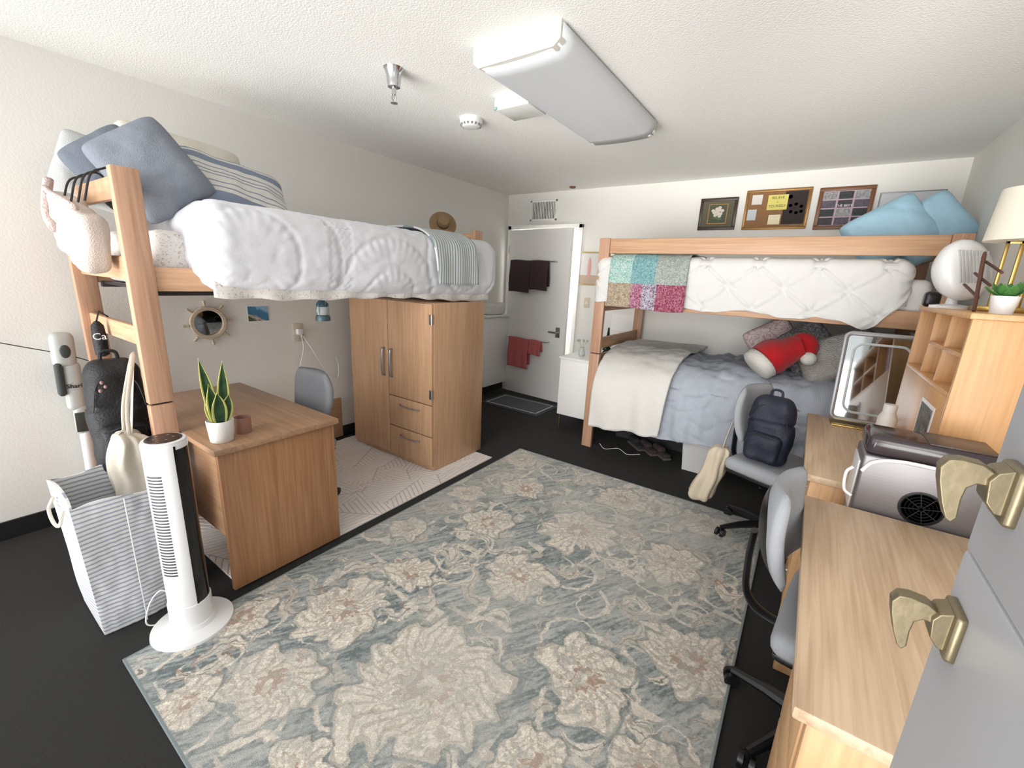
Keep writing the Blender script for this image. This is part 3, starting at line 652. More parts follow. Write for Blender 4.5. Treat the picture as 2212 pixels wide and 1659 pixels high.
mk(G().lathe([(.030,.035),(.036,.06),(.030,.085)]),'glass',mat('lantern_glass',(205,212,210),.15,alpha=.7),ln_,True)
mk(G().lathe([(.030,.085),(.036,.09),(.034,.105),(.02,.12),(.008,.13),(.001,.131)]),'cap',M_teal,ln_,True)
g=G()
for i in range(4):
    a=i*pi/2+.5;g.tube([(.04*math.cos(a),.04*math.sin(a),.02),(.04*math.cos(a),.04*math.sin(a),.1)],.0025,6)
g.tube(cr([(-.036,0,.1),(-.03,0,.15),(0,0,.172),(.03,0,.15),(.036,0,.1)]),.002,6);mk(g,'wire_handle',M_teal,ln_,True)
# ---------------- wardrobe
wd=thing('wardrobe',(-2.6,2.4,.012),'light oak wardrobe with two doors and two drawers','wardrobe')
mk(G().box(-3.07,-2.13,2.13,2.69,.012,1.268,.004),'body',M_ward,wd)
def fr(name,x0,x1,z0,z1): return mk(G().box(x0,x1,2.11,2.129,z0,z1,.003),name,M_ward,wd)
a1=fr('door',-3.066,-2.604,.05,1.262);a2=fr('door',-2.598,-2.134,.535,1.262);a3=fr('drawer',-2.598,-2.134,.288,.527);a4=fr('drawer',-2.598,-2.134,.05,.28)
M_hd=mat('satin_nickel',(158,158,162),.35,.8)
for x,pa in ((-2.645,a1),(-2.557,a2)):
    mk(G().tube(cr([(x,2.112,.90),(x,2.088,.885),(x,2.082,.79),(x,2.088,.695),(x,2.112,.68)]),.010,10,flat=.6),'handle',M_hd,pa)
for z,pa in ((.475,a3),(.225,a4)):
    mk(G().tube(cr([(-2.47,2.112,z),(-2.455,2.09,z),(-2.365,2.084,z),(-2.275,2.09,z),(-2.26,2.112,z)]),.008,10,flat=.6),'handle',M_hd,pa)
for z in (1.12,.58):
    mk(G().box(-2.155,-2.132,2.104,2.112,z,z+.07,.002).cyl((-2.13,2.106,z),(-2.13,2.106,z+.07),.006,n=10),'hinge',M_steel,wd)
# hat
ht=thing('straw_hat',(-2.70,2.80,1.87),'tan straw hat with dark band on the bed end rail','hat')
HM=Euler((1.15,0,.9)).to_matrix().to_4x4()
M_straw=mat('straw',(150,122,90),.9,bump=.8,bs=160,var=.12,vs=60)
mk(G().lathe([(.115,-.004),(.11,.0),(.06,.004),(.054,.01)],(0,0,.02),36,0,HM),'brim',M_straw,ht,True)
mk(G().lathe([(.052,.008),(.05,.05),(.045,.068),(.03,.074),(.001,.07)],(0,0,.02),36,0,HM),'crown',M_straw,ht,True)
mk(G().lathe([(.0535,.01),(.052,.03)],(0,0,.02),36,0,HM),'band',mat('hat_band',(96,66,44),.8),ht,True)
# ---------------- chair builder
def chair(loc,rot,label,gm=None,hb=.165,sx0=-.20):
    gm=gm or M_grey
    c=thing('office_chair',loc,label,'chair',rot=rot,group='grey office chairs')
    mk(G().puff((sx0,-.225,.425),(.23,.225,.50),.035,lambda p:.006*math.cos(p[0]*6)*math.cos(p[1]*6),.02),'seat',gm,c,True,sharp=180)
    mk(G().puff((sx0+.01,-.21,.405),(.21,.21,.432),.012,None,.03),'seat_shell',M_blackp,c,True)
    def bk(off):
        def f(u,v):
            a=(u*2-1);b_=v*2-1
            hw=.20*(1-.25*max(0,-b_)**2-.28*max(0,b_)**3)
            y=a*hw;z=.745+b_*hb
            x=-.255+.045*(a*a)+.018*(1-b_)+.02*b_*b_
            e=max(0,(1-a**6)*(1-b_**6))**.5
            return (x+off*e,y,z)
        return f
    g=G();g.grid(bk(.045),24,20);g.grid(bk(-.010),24,20);bo=mk(g,'backrest',gm,c,True,sharp=180,merge=True)
    def bs(off):
        f0=bk(off)
        def f(u,v):
            x,y,z=f0(u,v);return (x-.010,y*.86,.74-.015+(z-.74)*.84)
        return f
    g=G();g.grid(bs(-.014),24,20);g.grid(bs(.0),24,20);mk(g,'back_shell',M_blackp,c,True,sharp=180,merge=True)
    mk(G().tube(cr([(-.02,0,.395),(-.18,0,.39),(-.255,0,.44),(-.272,0,.56),(-.272,0,.68)],6),[.022]*25,10,flat=.5),'back_support',M_blackp,c,True)
    g=G();g.cyl((0,0,.10),(0,0,.28),.028);g.cyl((0,0,.28),(0,0,.41),.018);g.box(-.09,.09,-.07,.07,.385,.41,.01);g.tube([(0,-.06,.395),(.02,-.2,.39)],.006,8);mk(g,'gas_column',M_blackp,c,True)
    g=G();g.cyl((0,0,.07),(0,0,.115),.04)
    for i in range(5):
        a=i*2*pi/5+.4;ca_,sa=math.cos(a),math.sin(a);g.tube([(.02*ca_,.02*sa,.095),(.15*ca_,.15*sa,.085),(.265*ca_,.265*sa,.062)],[.026,.02,.014],8)
    mk(g,'star_base',M_blackp,c,True)
    for i in range(5):
        a=i*2*pi/5+.4;ca_,sa=math.cos(a)*.265,math.sin(a)*.265
        g=G();tx,ty=-math.sin(a+.6),math.cos(a+.6)
        for s in (-1,1): g.cyl((ca_+s*tx*.008,sa+s*ty*.008,.027),(ca_+s*tx*.024,sa+s*ty*.024,.027),.026,n=18)
        g.cyl((ca_,sa,.03),(ca_,sa,.07),.008,n=8);mk(g,'caster',M_blackp,c,True)
    return c
c_=chair((-2.44,1.21,.012),-pi/2,'grey office chair tucked under the loft desk',mat('grey_shell',(128,130,134),.8));c_.scale=(1,1,.93)
chair((.245,1.49,0),-.12,'grey office chair with black shell at the near desk',hb=.15,sx0=-.15)
chair((.0,2.78,0),-.40,'grey office chair with a backpack on it')
# ---------------- bunk bed
bb=thing('bunk_bed',(-.42,3.93,0),'light oak bunk bed along the back wall','bed')
for y0,y1 in ((3.40,3.445),(4.44,4.485)):
    post(bb,-1.515,-1.425,y0,y1,1.81);post(bb,.57,.66,y0,y1,1.81)
for x0 in (-1.485,.60):
    for z0,z1 in ((1.70,1.79),(1.22,1.31),(.89,.99),(.78,.845),(.32,.42)):
        mk(G().box(x0,x0+.028,3.445,4.44,z0,z1,.008),'end_rung',M_bedy,bb)
mk(G().box(-1.425,.57,3.408,3.436,1.69,1.805,.008),'guard_rail',M_bedx,bb)
for z0 in (1.27,.33):
    for y0 in (3.41,4.45): mk(G().box(-1.425,.57,y0,y0+.028,z0,z0+.11,.006),'side_rail',M_bedx,bb)
mk(G().box(-1.42,.565,3.44,4.44,1.285,1.30,.002),'bed_deck',mat('deck2',(60,60,62),.5,.5),bb)
mk(G().box(-1.42,.565,3.44,4.44,.345,.36,.002),'bed_deck',mat('deck3',(60,60,62),.5,.5),bb)
M_wsheet=mat('white_sheet',(228,228,228),.9,bump=.2,bs=20)
mk(G().puff((-1.41,3.45,1.302),(.56,4.42,1.56),.05,lambda p:.004*nz(p,6),.04),'mattress',M_wsheet,label='white-sheeted mattress on the upper bunk',cat='mattress')
mk(G().puff((-1.41,3.45,.362),(.56,4.42,.74),.05,lambda p:.004*nz(p,6),.04),'mattress',M_wsheet,label='white-sheeted mattress on the lower bunk',cat='mattress')
def dp(p):
    nn=Vector((-1 if p[0]<-1.43 else (1 if p[0]>.38 else 0),-1 if p[1]<3.45 else 0,1 if p[2]>1.6 else 0))
    if nn.length<.1: nn=Vector((0,0,0.01))
    w=.004*nz(p,5)+.003*nz(p,15,4)
    s=p[2]-p[1]+3.0;X0=p[0];a=.34;b_=.30
    best=9;th=0
    for k in (0,1):
        ix=round((X0-k*a/2)/a);iz=round((s-k*b_/2-.05)/b_)
        dx=X0-k*a/2-ix*a;dz=s-k*b_/2-.05-iz*b_;r_=math.hypot(dx,dz)
        if r_<best: best=r_;th=math.atan2(dz,dx)
    w+=-.024*math.exp(-(best/.028)**2)+.008*math.cos(8*th)*math.exp(-best/.075)*min(1,best/.02)
    c1=(X0/a+(s-.05)/b_)%1;c2=(X0/a-(s-.05)/b_)%1
    q1=min(c1,1-c1);q2=min(c2,1-c2)
    w+=.006*gs(q1,.04)+.006*gs(q2,.04)-.004*gs(q1-.08,.03)-.004*gs(q2-.08,.03)
    hem=1.30+.028*nz((p[0],0,0),4,2)+.008*nz((p[0],0,0),14)-.055*gs(p[0]-.28,.07)+.10*max(0,min(1,(p[0]-.34)/.1))
    o=Vector((0,0,0))
    if p[2]<1.5: o.y=(.014*nz((p[0],0,0),9,3)+.010*math.sin(p[0]*23))*(1.5-p[2])*4
    if p[2]<hem: o.z=(hem-p[2]);w*=.3
    return nn.normalized()*w+o
mk(G().puff((-1.53,3.375,1.20),(.46,4.42,1.67),.075,dp,.0105),'comforter',mat('white_pintuck',(218,217,215),.9,bump=.10,bs=120),label='white pintuck comforter on the upper bunk',cat='comforter',sharp=180)
# patchwork
m,nt,b=base('patchwork');vv=coords(nt);s_=N(nt,'ShaderNodeSeparateXYZ');nt.links.new(vv,s_.inputs[0])
def ramp(inp,cols,lo=-.3,hi=.3):
    mr=N(nt,'ShaderNodeMapRange');mr.inputs[1].default_value=lo;mr.inputs[2].default_value=hi;nt.links.new(inp,mr.inputs[0])
    r=N(nt,'ShaderNodeValToRGB');r.color_ramp.interpolation='CONSTANT';e=r.color_ramp.elements
    e[0].position=0;e[0].color=lin(cols[0][1]);e[1].position=cols[1][0];e[1].color=lin(cols[1][1])
    for p_,c_ in cols[2:]: q=e.new(p_);q.color=lin(c_)
    nt.links.new(mr.outputs[0],r.inputs['Fac']);return r.outputs['Color']
top=ramp(s_.outputs['X'],[(0,(116,168,166)),(.31,(140,178,178)),(.62,(130,142,138))]);top2=ramp(s_.outputs['X'],[(0,(192,206,194)),(.31,(92,136,142)),(.62,(174,178,172))])
bo=ramp(s_.outputs['X'],[(0,(134,118,100)),(.33,(128,52,82)),(.48,(116,86,108)),(.66,(118,38,62))]);bo2=ramp(s_.outputs['X'],[(0,(182,168,146)),(.33,(180,140,156)),(.48,(182,182,192)),(.66,(172,112,132))])
no=N(nt,'ShaderNodeTexNoise');no.inputs['Scale'].default_value=60;no.inputs['Distortion'].default_value=2.5;nt.links.new(vv,no.inputs['Vector'])
th=N(nt,'ShaderNodeMath',operation='GREATER_THAN');th.inputs[1].default_value=.5;nt.links.new(no.outputs['Fac'],th.inputs[0])
def mix(f,a_,b2):
    x=N(nt,'ShaderNodeMix',data_type='RGBA');nt.links.new(f,x.inputs[0]);nt.links.new(a_,x.inputs[6]);nt.links.new(b2,x.inputs[7]);return x.outputs[2]
row=N(nt,'ShaderNodeMath',operation='GREATER_THAN');row.inputs[1].default_value=.20;nt.links.new(s_.outputs['Z'],row.inputs[0])
nt.links.new(mix(row.outputs[0],mix(th.outputs[0],bo,bo2),mix(th.outputs[0],top,top2)),b.inputs['Base Color']);b.inputs['Roughness'].default_value=.95
P2=cr([(0,4.0,1.70),(0,3.6,1.70),(0,3.44,1.69),(0,3.36,1.63),(0,3.338,1.5),(0,3.330,1.27)],6)
def fpw(u,v):
    p=samp(P2,v);x=-1.385+.60*u+(.02*(v-.5))
    return (x,p.y+.006*nz((x,p.y,p.z),10)+.008*math.sin(x*23)*max(0,1.5-p.z)*3,p.z+.006*nz((x,p.y,p.z),6)+.008*math.sin(u*6)*v)
mk(G().grid(fpw,40,70),'patchwork_quilt',m,label='colourful patchwork quilt in teal, crimson and paisley squares',cat='quilt',solid=.008)
# lower bedding
M_gb=stripes('blue_grey_cotton',(182,188,198),(166,173,185),.011,.5,'X',bump=.4,bs=60)
def dl(p):
    nn=Vector((-1 if p[0]<-1.33 else 0,-1 if p[1]<3.48 else 0,1 if p[2]>.78 else 0))
    if nn.length<.1: nn=Vector((0,0,0.01))
    low=max(0,min(1,(.85-p[2])/.5))
    w=.024*nz((p[0]*1.6,p[1]*.7,p[2]*.5),4)+.016*nz((p[0]*2.2,p[1]*.9,p[2]*.7),8,4)+.006*nz(p,16,9)
    w+=low*(.024*math.sin(p[0]*16+2.2*math.sin(p[0]*3.1+1)+p[2]*2.5)+.010*math.sin(p[0]*37+p[2]*4))
    w-=.010*gs(nz((p[0]*1.2,p[1],p[2]*1.5),5,21),.14)
    o=Vector((0,-.05*low*(1 if p[1]<3.6 else 0),0))
    hem=.28+.03*nz((p[0],0,0),3,2)
    if p[2]<hem: o.z=hem-p[2];w*=.4
    k=max(0,min(1,(p[2]-.45)/.35));k=k*k*(3-2*k)
    if p[1]<3.8: o.z-=.09*((3.8-p[1])/.42)**2*k
    return nn.normalized()*w+o
mk(G().puff((-1.395,3.37,.14),(.555,4.41,.87),.13,dl,.014),'comforter',M_gb,label='pale blue-grey comforter on the lower bunk',cat='comforter',sharp=180)
P3=cr([(0,4.38,.91),(0,4.0,.91),(0,3.7,.895),(0,3.5,.845),(0,3.35,.74),(0,3.265,.55),(0,3.245,.26)],6)
def fth(u,v):
    p=samp(P3,v);x=-1.405+.62*u+.05*(1-v)*(u-.2)-.03*v*u
    low=max(0,min(1,(.85-p.z)/.5))
    return (x,p.y+.016*nz((x*1.5,p.y*.4,p.z*.4),6)+low*.018*math.sin(u*13+p.z*3),p.z+.016*nz((x,p.y,p.z),5)+(.03*u*v)+.008*nz((x,p.y,p.z),14))
mk(G().grid(fth,50,90),'throw_blanket',mat('fleece',(222,220,215),.98,bump=.7,bs=120,bd=.006),label='fluffy off-white throw over the foot of the bed',cat='blanket',solid=.02,sharp=180)
M_sky=mat('sky_satin',(166,204,224),.35,bump=.3,bs=12,bd=.03)
pil('pillow',.46,.38,.18,RP(.33,3.86,1.87,-.60,-.30,.1),M_sky,'light blue pillow standing on the upper bunk',11,group='light blue pillows')
pil('pillow',.42,.38,.18,RP(.525,3.93,1.89,-.65,-.25,.1),M_sky,'light blue pillow leaning near the corner',12,group='light blue pillows')
pil('pillow',.50,.34,.19,RP(.22,3.76,1.02,-.5,-.5,-.15),mat('fur_grey',(190,186,180),1,bump=1,bs=90,bd=.02,var=.12,vs=30),'fluffy grey-beige cushion on the lower bunk',13)
pil('pillow',.38,.36,.15,RP(.02,3.93,1.05,-.7,-.45,0),spots('grey_pattern',(150,146,146),(106,104,108),40,.5),'grey patterned cushion behind the red plush',14)
pil('pillow',.36,.36,.14,RP(-.20,3.98,1.05,-.6,-.35,.05),spots('pink_pattern',(196,176,172),(160,140,142),40,.45),'dusty pink patterned cushion behind the red plush',15)
sh=thing('plush_hat_cushion',(-.13,3.64,.9),'red and white plush festive hat cushion','cushion')
M_red=mat('red_plush',(176,14,24),.95,bump=.4,bs=150,sheen=.2)
pts=cr([(-.22,3.58,.955),(-.165,3.61,1.0),(-.11,3.63,1.03),(-.06,3.65,1.06),(-.01,3.66,1.08)],6)
rr=[.160+.012*math.sin(i*.3)-(.055*(i/24)**2.5) for i in range(25)]
mk(G().tube(pts,rr,24,0,True,None,.72).ell((-.005,3.66,1.08),.10,.06,.10,0,None,14).ell((.03,3.64,1.05),.06,.05,.075,0,None,12),'red_body',M_red,sh,sharp=180)
mk(G().tube([(-.272,3.545,.905),(-.262,3.55,.915),(-.225,3.57,.95),(-.215,3.575,.96)],[.12,.155,.166,.14],24,0,True,None,.72),'white_brim',mat('white_plush',(226,222,216),1,bump=.8,bs=120),sh,sharp=180)
mk(G().ell((.045,3.585,1.01),.050,.045,.046,0,None,16),'pompom',mat('white_plush2',(226,222,216),1,bump=1,bs=120),sh,sharp=180)
# ---------------- wall pictures
def frame(name,x0,x1,z0,z1,bw,mf,label,cat='picture',y=4.56,dep=.022):
    t=thing(name,((x0+x1)/2,y,z0),label,cat)
    g=G();g.box(x0,x1,y-dep,y,z0,z0+bw,.004);g.box(x0,x1,y-dep,y,z1-bw,z1,.004);g.box(x0,x0+bw,y-dep,y,z0+bw,z1-bw,.004);g.box(x1-bw,x1,y-dep,y,z0+bw,z1-bw,.004)
    mk(g,'frame',mf,t);return t
M_gold=mat('antique_gold',(150,112,62),.4,.5);M_dkw=mat('dark_frame',(62,44,32),.4)
f1=frame('framed_picture',-1.03,-.71,1.985,2.265,.028,M_dkw,'dark wood framed flower picture on the wall')
g=G();g.box(-1.002,-.738,4.542,4.546,2.013,2.237,0,0);g.box(-.945,-.795,4.540,4.543,2.045,2.205,0,1);g.box(-.952,-.788,4.5415,4.5425,2.038,2.212,0,2)
for i in range(12):
    a=i*2.4;r_=.012*math.sqrt(i);g.ell((-.87+r_*1.2*math.cos(a),4.5395,2.14+r_*math.sin(a)),.016,.0015,.014,3,n=8)
for i in range(6): g.ell((-.87+.02*math.cos(i*1.3),4.5397,2.08+.008*i),.02,.001,.01,4,n=8)
mk(g,'picture',[mat('olive_mat',(96,92,74),.8),mat('pic_dark',(84,86,70),.8),M_gold,mat('petal',(214,204,190),.8),mat('leafdk',(96,112,84),.8)],f1)
f2=frame('cork_board',-.65,-.16,1.98,2.31,.020,M_gold,'gold framed cork board with pinned notes','cork board')
mk(G().box(-.635,-.175,4.544,4.556,1.995,2.295,0),'cork',mat('cork',(150,112,78),.95,bump=.6,bs=200,var=.15,vs=120),f2)
def note(x0,x1,z0,z1,c,parent=f2,y=4.5425): return mk(G().box(x0,x1,y,y+.0015,z0,z1,0),'note',mat('paper',c,.8),parent)
note(-.35,-.185,2.02,2.285,(50,40,38));yn=note(-.475,-.325,2.14,2.262,(226,214,120),y=4.541)
M_ink=mat('ink',(60,60,50),.8)
for i,wd_ in enumerate(('BELIEVE','in','YOURSELF')):
    text(wd_,.028 if i!=1 else .018,RT(-.40,4.5405,2.238-.034*i,pi/2,0,0),M_ink,f2,depth=.0002)
note(-.60,-.52,2.19,2.27,(225,220,212));note(-.62,-.55,2.06,2.15,(200,205,205));note(-.45,-.36,2.02,2.10,(232,222,190),y=4.541)
for i,(x,z) in enumerate(((-.30,2.17),(-.26,2.18),(-.22,2.16),(-.29,2.12),(-.25,2.11),(-.215,2.12))):
    mk(G().lathe([(.001,0),(.013,0)],(0,0,0),12,0,RT(x,4.5415,z,pi/2,0,0)),'sticker',mat('sticker_pink',(224,168,140),.7),f2)
g=G();g.lathe([(.012,0),(.016,0)],(0,0,0),16,0,RT(-.31,4.5415,2.24,pi/2,0,0));mk(g,'moon_drawing',mat('moon',(220,190,90),.7),f2)
f3=frame('framed_picture',-.11,.255,1.97,2.295,.03,mat('walnut',(120,76,46),.4),'brown wood frame with a photo collage')
g=G();g.box(-.098,.238,4.545,4.55,1.99,2.275,0,0)
for r_ in range(4):
    for c_ in range(3):
        x=-.085+c_*.107;z=2.005+r_*.066
        g.box(x+.004,x+.098,4.5425,4.545,z,z+.056,0,1+((r_*3+c_*2)%4))
mk(g,'collage',[mat('collage_pink',(196,170,182),.7),mat('ph1',(58,50,56),.6,var=.5,vs=60),mat('ph2',(150,150,150),.6,var=.5,vs=70),mat('ph3',(92,84,96),.6,var=.5,vs=60),mat('ph4',(44,48,50),.6,var=.6,vs=80)],f3)
text('THE BEST',.026,RT(.07,4.5415,2.15,pi/2,0,0),M_white,f3,depth=.0003)
f4=frame('white_board',.285,.665,2.0,2.235,.008,mat('alu',(150,154,158),.4,.6),'small blank magnetic whiteboard on the wall','whiteboard',dep=.014)
mk(G().box(.292,.658,4.55,4.557,2.007,2.228,.001),'writing_surface',mat('board_white',(214,217,220),.2),f4)
f5=frame('framed_picture',-2.27,-1.97,1.42,1.78,.014,mat('pale_gold',(196,172,120),.4,.3),'gold framed beach print with a pink surfboard')
g=G();g.box(-2.256,-1.984,4.545,4.55,1.434,1.766,0,0);g.box(-2.256,-1.984,4.544,4.5455,1.434,1.53,0,1);g.ell((-2.12,4.5435,1.60),.022,.001,.12,2,n=14)
mk(g,'picture',[mat('pic_sky',(222,220,218),.8),mat('pic_sand',(198,176,156),.8,var=.1),mat('pic_pink',(222,168,160),.8)],f5)
mk(G().lathe([(.001,2.425),(.03,2.426),(.036,2.44)],(-2.33,4.40,0),20),'pipe_fitting',mat('rust',(120,70,54),.6),label='small rusty round pipe fitting on the ceiling',cat='pipe fitting')
# ---------------- white dresser + decor
dr=thing('dresser',(-1.74,4.05,0),'white dresser on slim brass legs beside the bunk','dresser')
mk(G().box(-1.93,-1.54,3.66,4.46,.15,.72,.004),'body',M_white,dr);mk(G().box(-1.94,-1.535,3.645,4.47,.72,.738,.004),'top',M_white,dr)
for x in (-1.91,-1.57):
    for y in (3.69,4.43): mk(G().cyl((x,y,0),(x,y,.15),.008,.010,12),'leg',M_brass,dr)
mk(G().box(-1.92,-1.55,3.648,3.66,.16,.71,.003),'front_panel',M_white,dr)
ct=thing('tabletop_tree',(-1.60,4.0,.738),'small dark green decorated tabletop tree','ornament')
g=G()
for i in range(6):
    z=.03+i*.04;r_=.06-.009*i;g.lathe([(r_,z),(r_*.75,z+.012),(.008,z+.06)],(0,0,0),14)
mk(g,'foliage',mat('pine',(30,52,38),.95,bump=1,bs=120,bd=.02),ct,True)
mk(G().lathe([(.001,0),(.022,0),(.02,.03),(.001,.032)],(0,0,0),14),'stand',M_brass,ct,True)
M_bau=mat('bauble',(214,180,110),.3,.4)
for i in range(10):
    a=i*2.4;z=.05+.018*i;r_=.055-.0045*i;mk(G().ell((r_*math.cos(a),r_*math.sin(a),z),.005,.005,.005,0,n=6),'bauble',M_bau,ct,True)
vs_=thing('flower_vase',(-1.80,3.85,.738),'small glass vase with pale stems','vase')
mk(G().lathe([(.001,0),(.03,0),(.034,.03),(.022,.07),(.026,.085)]),'glass',mat('vase_glass',(210,216,214),.1,alpha=.6),vs_,True)
g=G()
for i in range(7):
    a=i*.9;g.tube([(0,0,.02),(.02*math.cos(a),.02*math.sin(a),.10),(.05*math.cos(a),.05*math.sin(a),.15)],.0015,5);g.ell((.05*math.cos(a),.05*math.sin(a),.15),.012,.012,.01,0,n=6)
mk(g,'stems',mat('stem',(180,184,160),.8),vs_,True)
mk(G().box(-1.80,-1.55,4.555,4.559,.95,1.13,0),'paper_sheet',M_white,label='plain white paper sheet taped to the wall',cat='paper')
def taper(x0,x1,y0,y1,z0,z1,t):
    g=G();c=[(x0,y0),(x1,y0),(x1,y1),(x0,y1)];cx,cy=(x0+x1)/2,(y0+y1)/2
    def ring(s,z): return [(cx+(x-cx)*s,cy+(y-cy)*s,z) for x,y in c]
    V=ring(t,z0)+ring(1,z1)+ring(.95,z1)+ring(t*.95,z0+.01)
    F=[[0,1,2,3]]+[[i,(i+1)%4,4+(i+1)%4,4+i] for i in range(4)]+[[4+i,4+(i+1)%4,8+(i+1)%4,8+i] for i in range(4)]+[[8+i,8+(i+1)%4,12+(i+1)%4,12+i] for i in range(4)]+[[12,13,14,15]]
    return g.add(V,F)
bn=thing('storage_bin',(-.5,3.6,0),'white plastic storage bin under the lower bunk','storage bin')
mk(taper(-.66,-.38,3.46,3.76,.0,.25,.88),'tub',mat('bin_white',(214,214,212),.4),bn);mk(G().box(-.67,-.37,3.45,3.77,.235,.25,.004),'rim',mat('bin_white2',(222,222,220),.4),bn)
for i,(x,y,c) in enumerate(((-.98,3.66,(58,48,44)),(-.86,3.64,(58,48,44)),(-1.1,3.70,(38,36,38)))):
    t=thing('shoe',(x,y,0),'brown casual shoe stored under the bed' if i<2 else 'dark slip-on shoe stored under the bed','shoe',rot=.8,group='shoes under the bunk')
    mk(G().puff((-.042,-.12,0),(.042,.12,.025),.02,None,.012),'sole',mat('sole',(84,76,70),.8),t,True)
    mk(G().puff((-.038,-.115,.02),(.038,.0,.055),.025,None,.012).puff((-.036,-.03,.02),(.036,.115,.085),.028,None,.012),'upper',mat('shoe_fabric',c,.9),t,True,sharp=60)
ub=thing('storage_box',(-1.1,3.95,0),'dark flat fabric storage box under the bed','storage box')
mk(G().box(-1.36,-.72,3.84,4.3,0,.20,.01),'box',mat('dark_box',(54,52,54),.9),ub);mk(G().box(-1.37,-.71,3.83,4.31,.20,.225,.008),'lid',mat('dark_box2',(64,60,60),.9),ub)
mk(G().tube(cr([(-1.38,3.5,.02),(-1.3,3.44,.008),(-1.2,3.5,.02),(-1.1,3.46,.006),(-1.0,3.5,.02)]),.0025,6),'extension_cord',M_whitep,label='thin white cord trailing on the floor',cat='cord')
# ---------------- far desk with hutch
d2=thing('desk',(.42,2.55,0),'light oak desk with hutch beside the bunk','desk')
mk(G().box(.095,.74,2.015,3.10,.715,.742,.003),'desktop',M_lighty,d2)
mk(G().box(.12,.73,2.03,2.055,0,.715,.003),'end_panel',M_lightz,d2);mk(G().box(.12,.73,3.06,3.085,0,.715,.003),'end_panel',M_lightz,d2)
du=mk(G().box(.14,.70,2.055,2.40,.05,.715,.003),'drawer_unit',M_lightz,d2)
for z0 in (.08,.30,.51):
    dd=mk(G().box(.122,.14,2.062,2.395,z0,z0+.19,.003),'drawer',M_lightz,d2)
    mk(G().tube(cr([(.124,2.17,z0+.12),(.105,2.18,z0+.12),(.102,2.23,z0+.12),(.105,2.28,z0+.12),(.124,2.29,z0+.12)]),.006,8),'handle',M_hd,dd)
hu=thing('hutch',(.6,2.48,.742),'light oak hutch shelf standing on the desk','shelf')
mk(G().box(.45,.75,2.06,2.08,.742,1.40,.002),'side_panel',M_orange,hu);mk(G().box(.45,.75,2.90,2.92,.742,1.40,.002),'side_panel',M_orange,hu)
mk(G().box(.44,.755,2.05,2.93,1.40,1.42,.003),'top_board',M_orange,hu);mk(G().box(.45,.75,2.08,2.90,1.12,1.138,.002),'shelf',M_orange,hu)
mk(G().box(.45,.465,2.08,2.90,.742,1.12,.002),'front_panel',M_orange,hu);mk(G().box(.735,.75,2.08,2.90,1.138,1.40,.001),'back_panel',mat('hutch_back',(120,84,54),.6),hu)
for y in (2.34,2.60): mk(G().box(.455,.735,y,y+.015,1.138,1.40,.001),'divider',M_orange,hu)
mk(G().box(.455,.735,2.355,2.60,1.265,1.278,.001),'small_shelf',M_orange,hu);mk(G().box(.455,.735,2.08,2.34,1.265,1.278,.001),'small_shelf',M_orange,hu)
for i,(c,h,t_) in enumerate((((214,160,170),.235,.022),((226,214,212),.24,.018),((206,150,160),.23,.026),((226,222,220),.235,.02),((180,120,130),.225,.024))):
    y=2.625+i*.034
    bk=thing('notebook',(.58,y,1.138),'pastel spiral notebook standing in the hutch','book',group='notebooks in the hutch')
    mk(G().box(-.085,.085,0,t_,0,h,.002),'cover',mat('cover',c,.6),bk,True);mk(G().box(-.082,.083,.003,t_-.003,.003,h+.001,0),'pages',M_white,bk,True)
cp=thing('cup',(.56,2.20,1.138),'small white cup holding crumpled tissue','cup')
mk(G().lathe([(.001,0),(.028,0),(.034,.07),(.031,.07),(.026,.006),(.001,.006)]),'body',M_whitep,cp,True);mk(G().ell((0,0,.07),.027,.025,.02,0,None,10),'tissue',M_white,cp,True)
mk(G().ell((.55,2.46,1.163),.035,.04,.025,0,None,10),'seashell',mat('shell',(214,196,178),.6,var=.2,vs=40),label='pale seashell on the hutch shelf',cat='shell')
mk(G().ell((.55,2.21,1.30),.03,.03,.022,0,None,10),'pine_cone',mat('cone',(122,84,52),.8,bump=1,bs=60,bd=.02),label='brown pine cone on the hutch shelf',cat='pine cone')
mk(G().ell((.55,2.45,1.298),.03,.05,.02,0,None,10),'crystal',mat('crystal',(214,190,170),.4,var=.2),label='rough beige crystal on the hutch shelf',cat='crystal')
pf=thing('photo_print',(.446,2.28,.87),'black and white photo print stuck on the hutch','picture')
mk(G().box(.446,.449,2.17,2.39,.865,1.06,0),'border',M_white,pf);mk(G().box(.4445,.446,2.185,2.375,.88,1.045,0),'photo',mat('bw_photo',(110,108,106),.6,var=.8,vs=25),pf)
# mirror on stand
mr_=thing('vanity_mirror',(.37,3.0,.742),'rounded rectangular silver tabletop mirror on gold stand','mirror')
MM=Matrix.Translation((.37,2.99,.770))@Matrix.Rotation(.05,4,'Z')@Matrix.Rotation(-.24,4,'X')
def rr_(w,h,r,n=6):
    o=[]
    for (cx,cz,a0) in ((w/2-r,h-r,0),(-w/2+r,h-r,pi/2),(-w/2+r,r,pi),(w/2-r,r,1.5*pi)):
        for i in range(n+1):
            a=a0+i*pi/2/n;o.append((cx+r*math.cos(a),0,cz+r*math.sin(a)))
    return o
p_=rr_(.34,.49,.03);mk(G().tube(p_+[p_[0],p_[1]],.012,8,0,False,MM),'frame',mat('silver_frame',(176,178,182),.35,.7),mr_)
mk(G().ext(p_,(0,.004,0),0,MM),'mirror_glass',mat('tinted_mirror',(176,182,186),.05,1),mr_,smooth=False)
p2=rr_(.25,.39,.05);p2=[(x,-.0015,z+.045) for x,_,z in p2];mk(G().tube(p2+[p2[0],p2[1]],.007,6,0,False,MM),'light_band',mat('led_band',(184,190,192),.4),mr_)
SM=Matrix.Translation((.37,2.99,0))@Matrix.Rotation(.05,4,'Z')
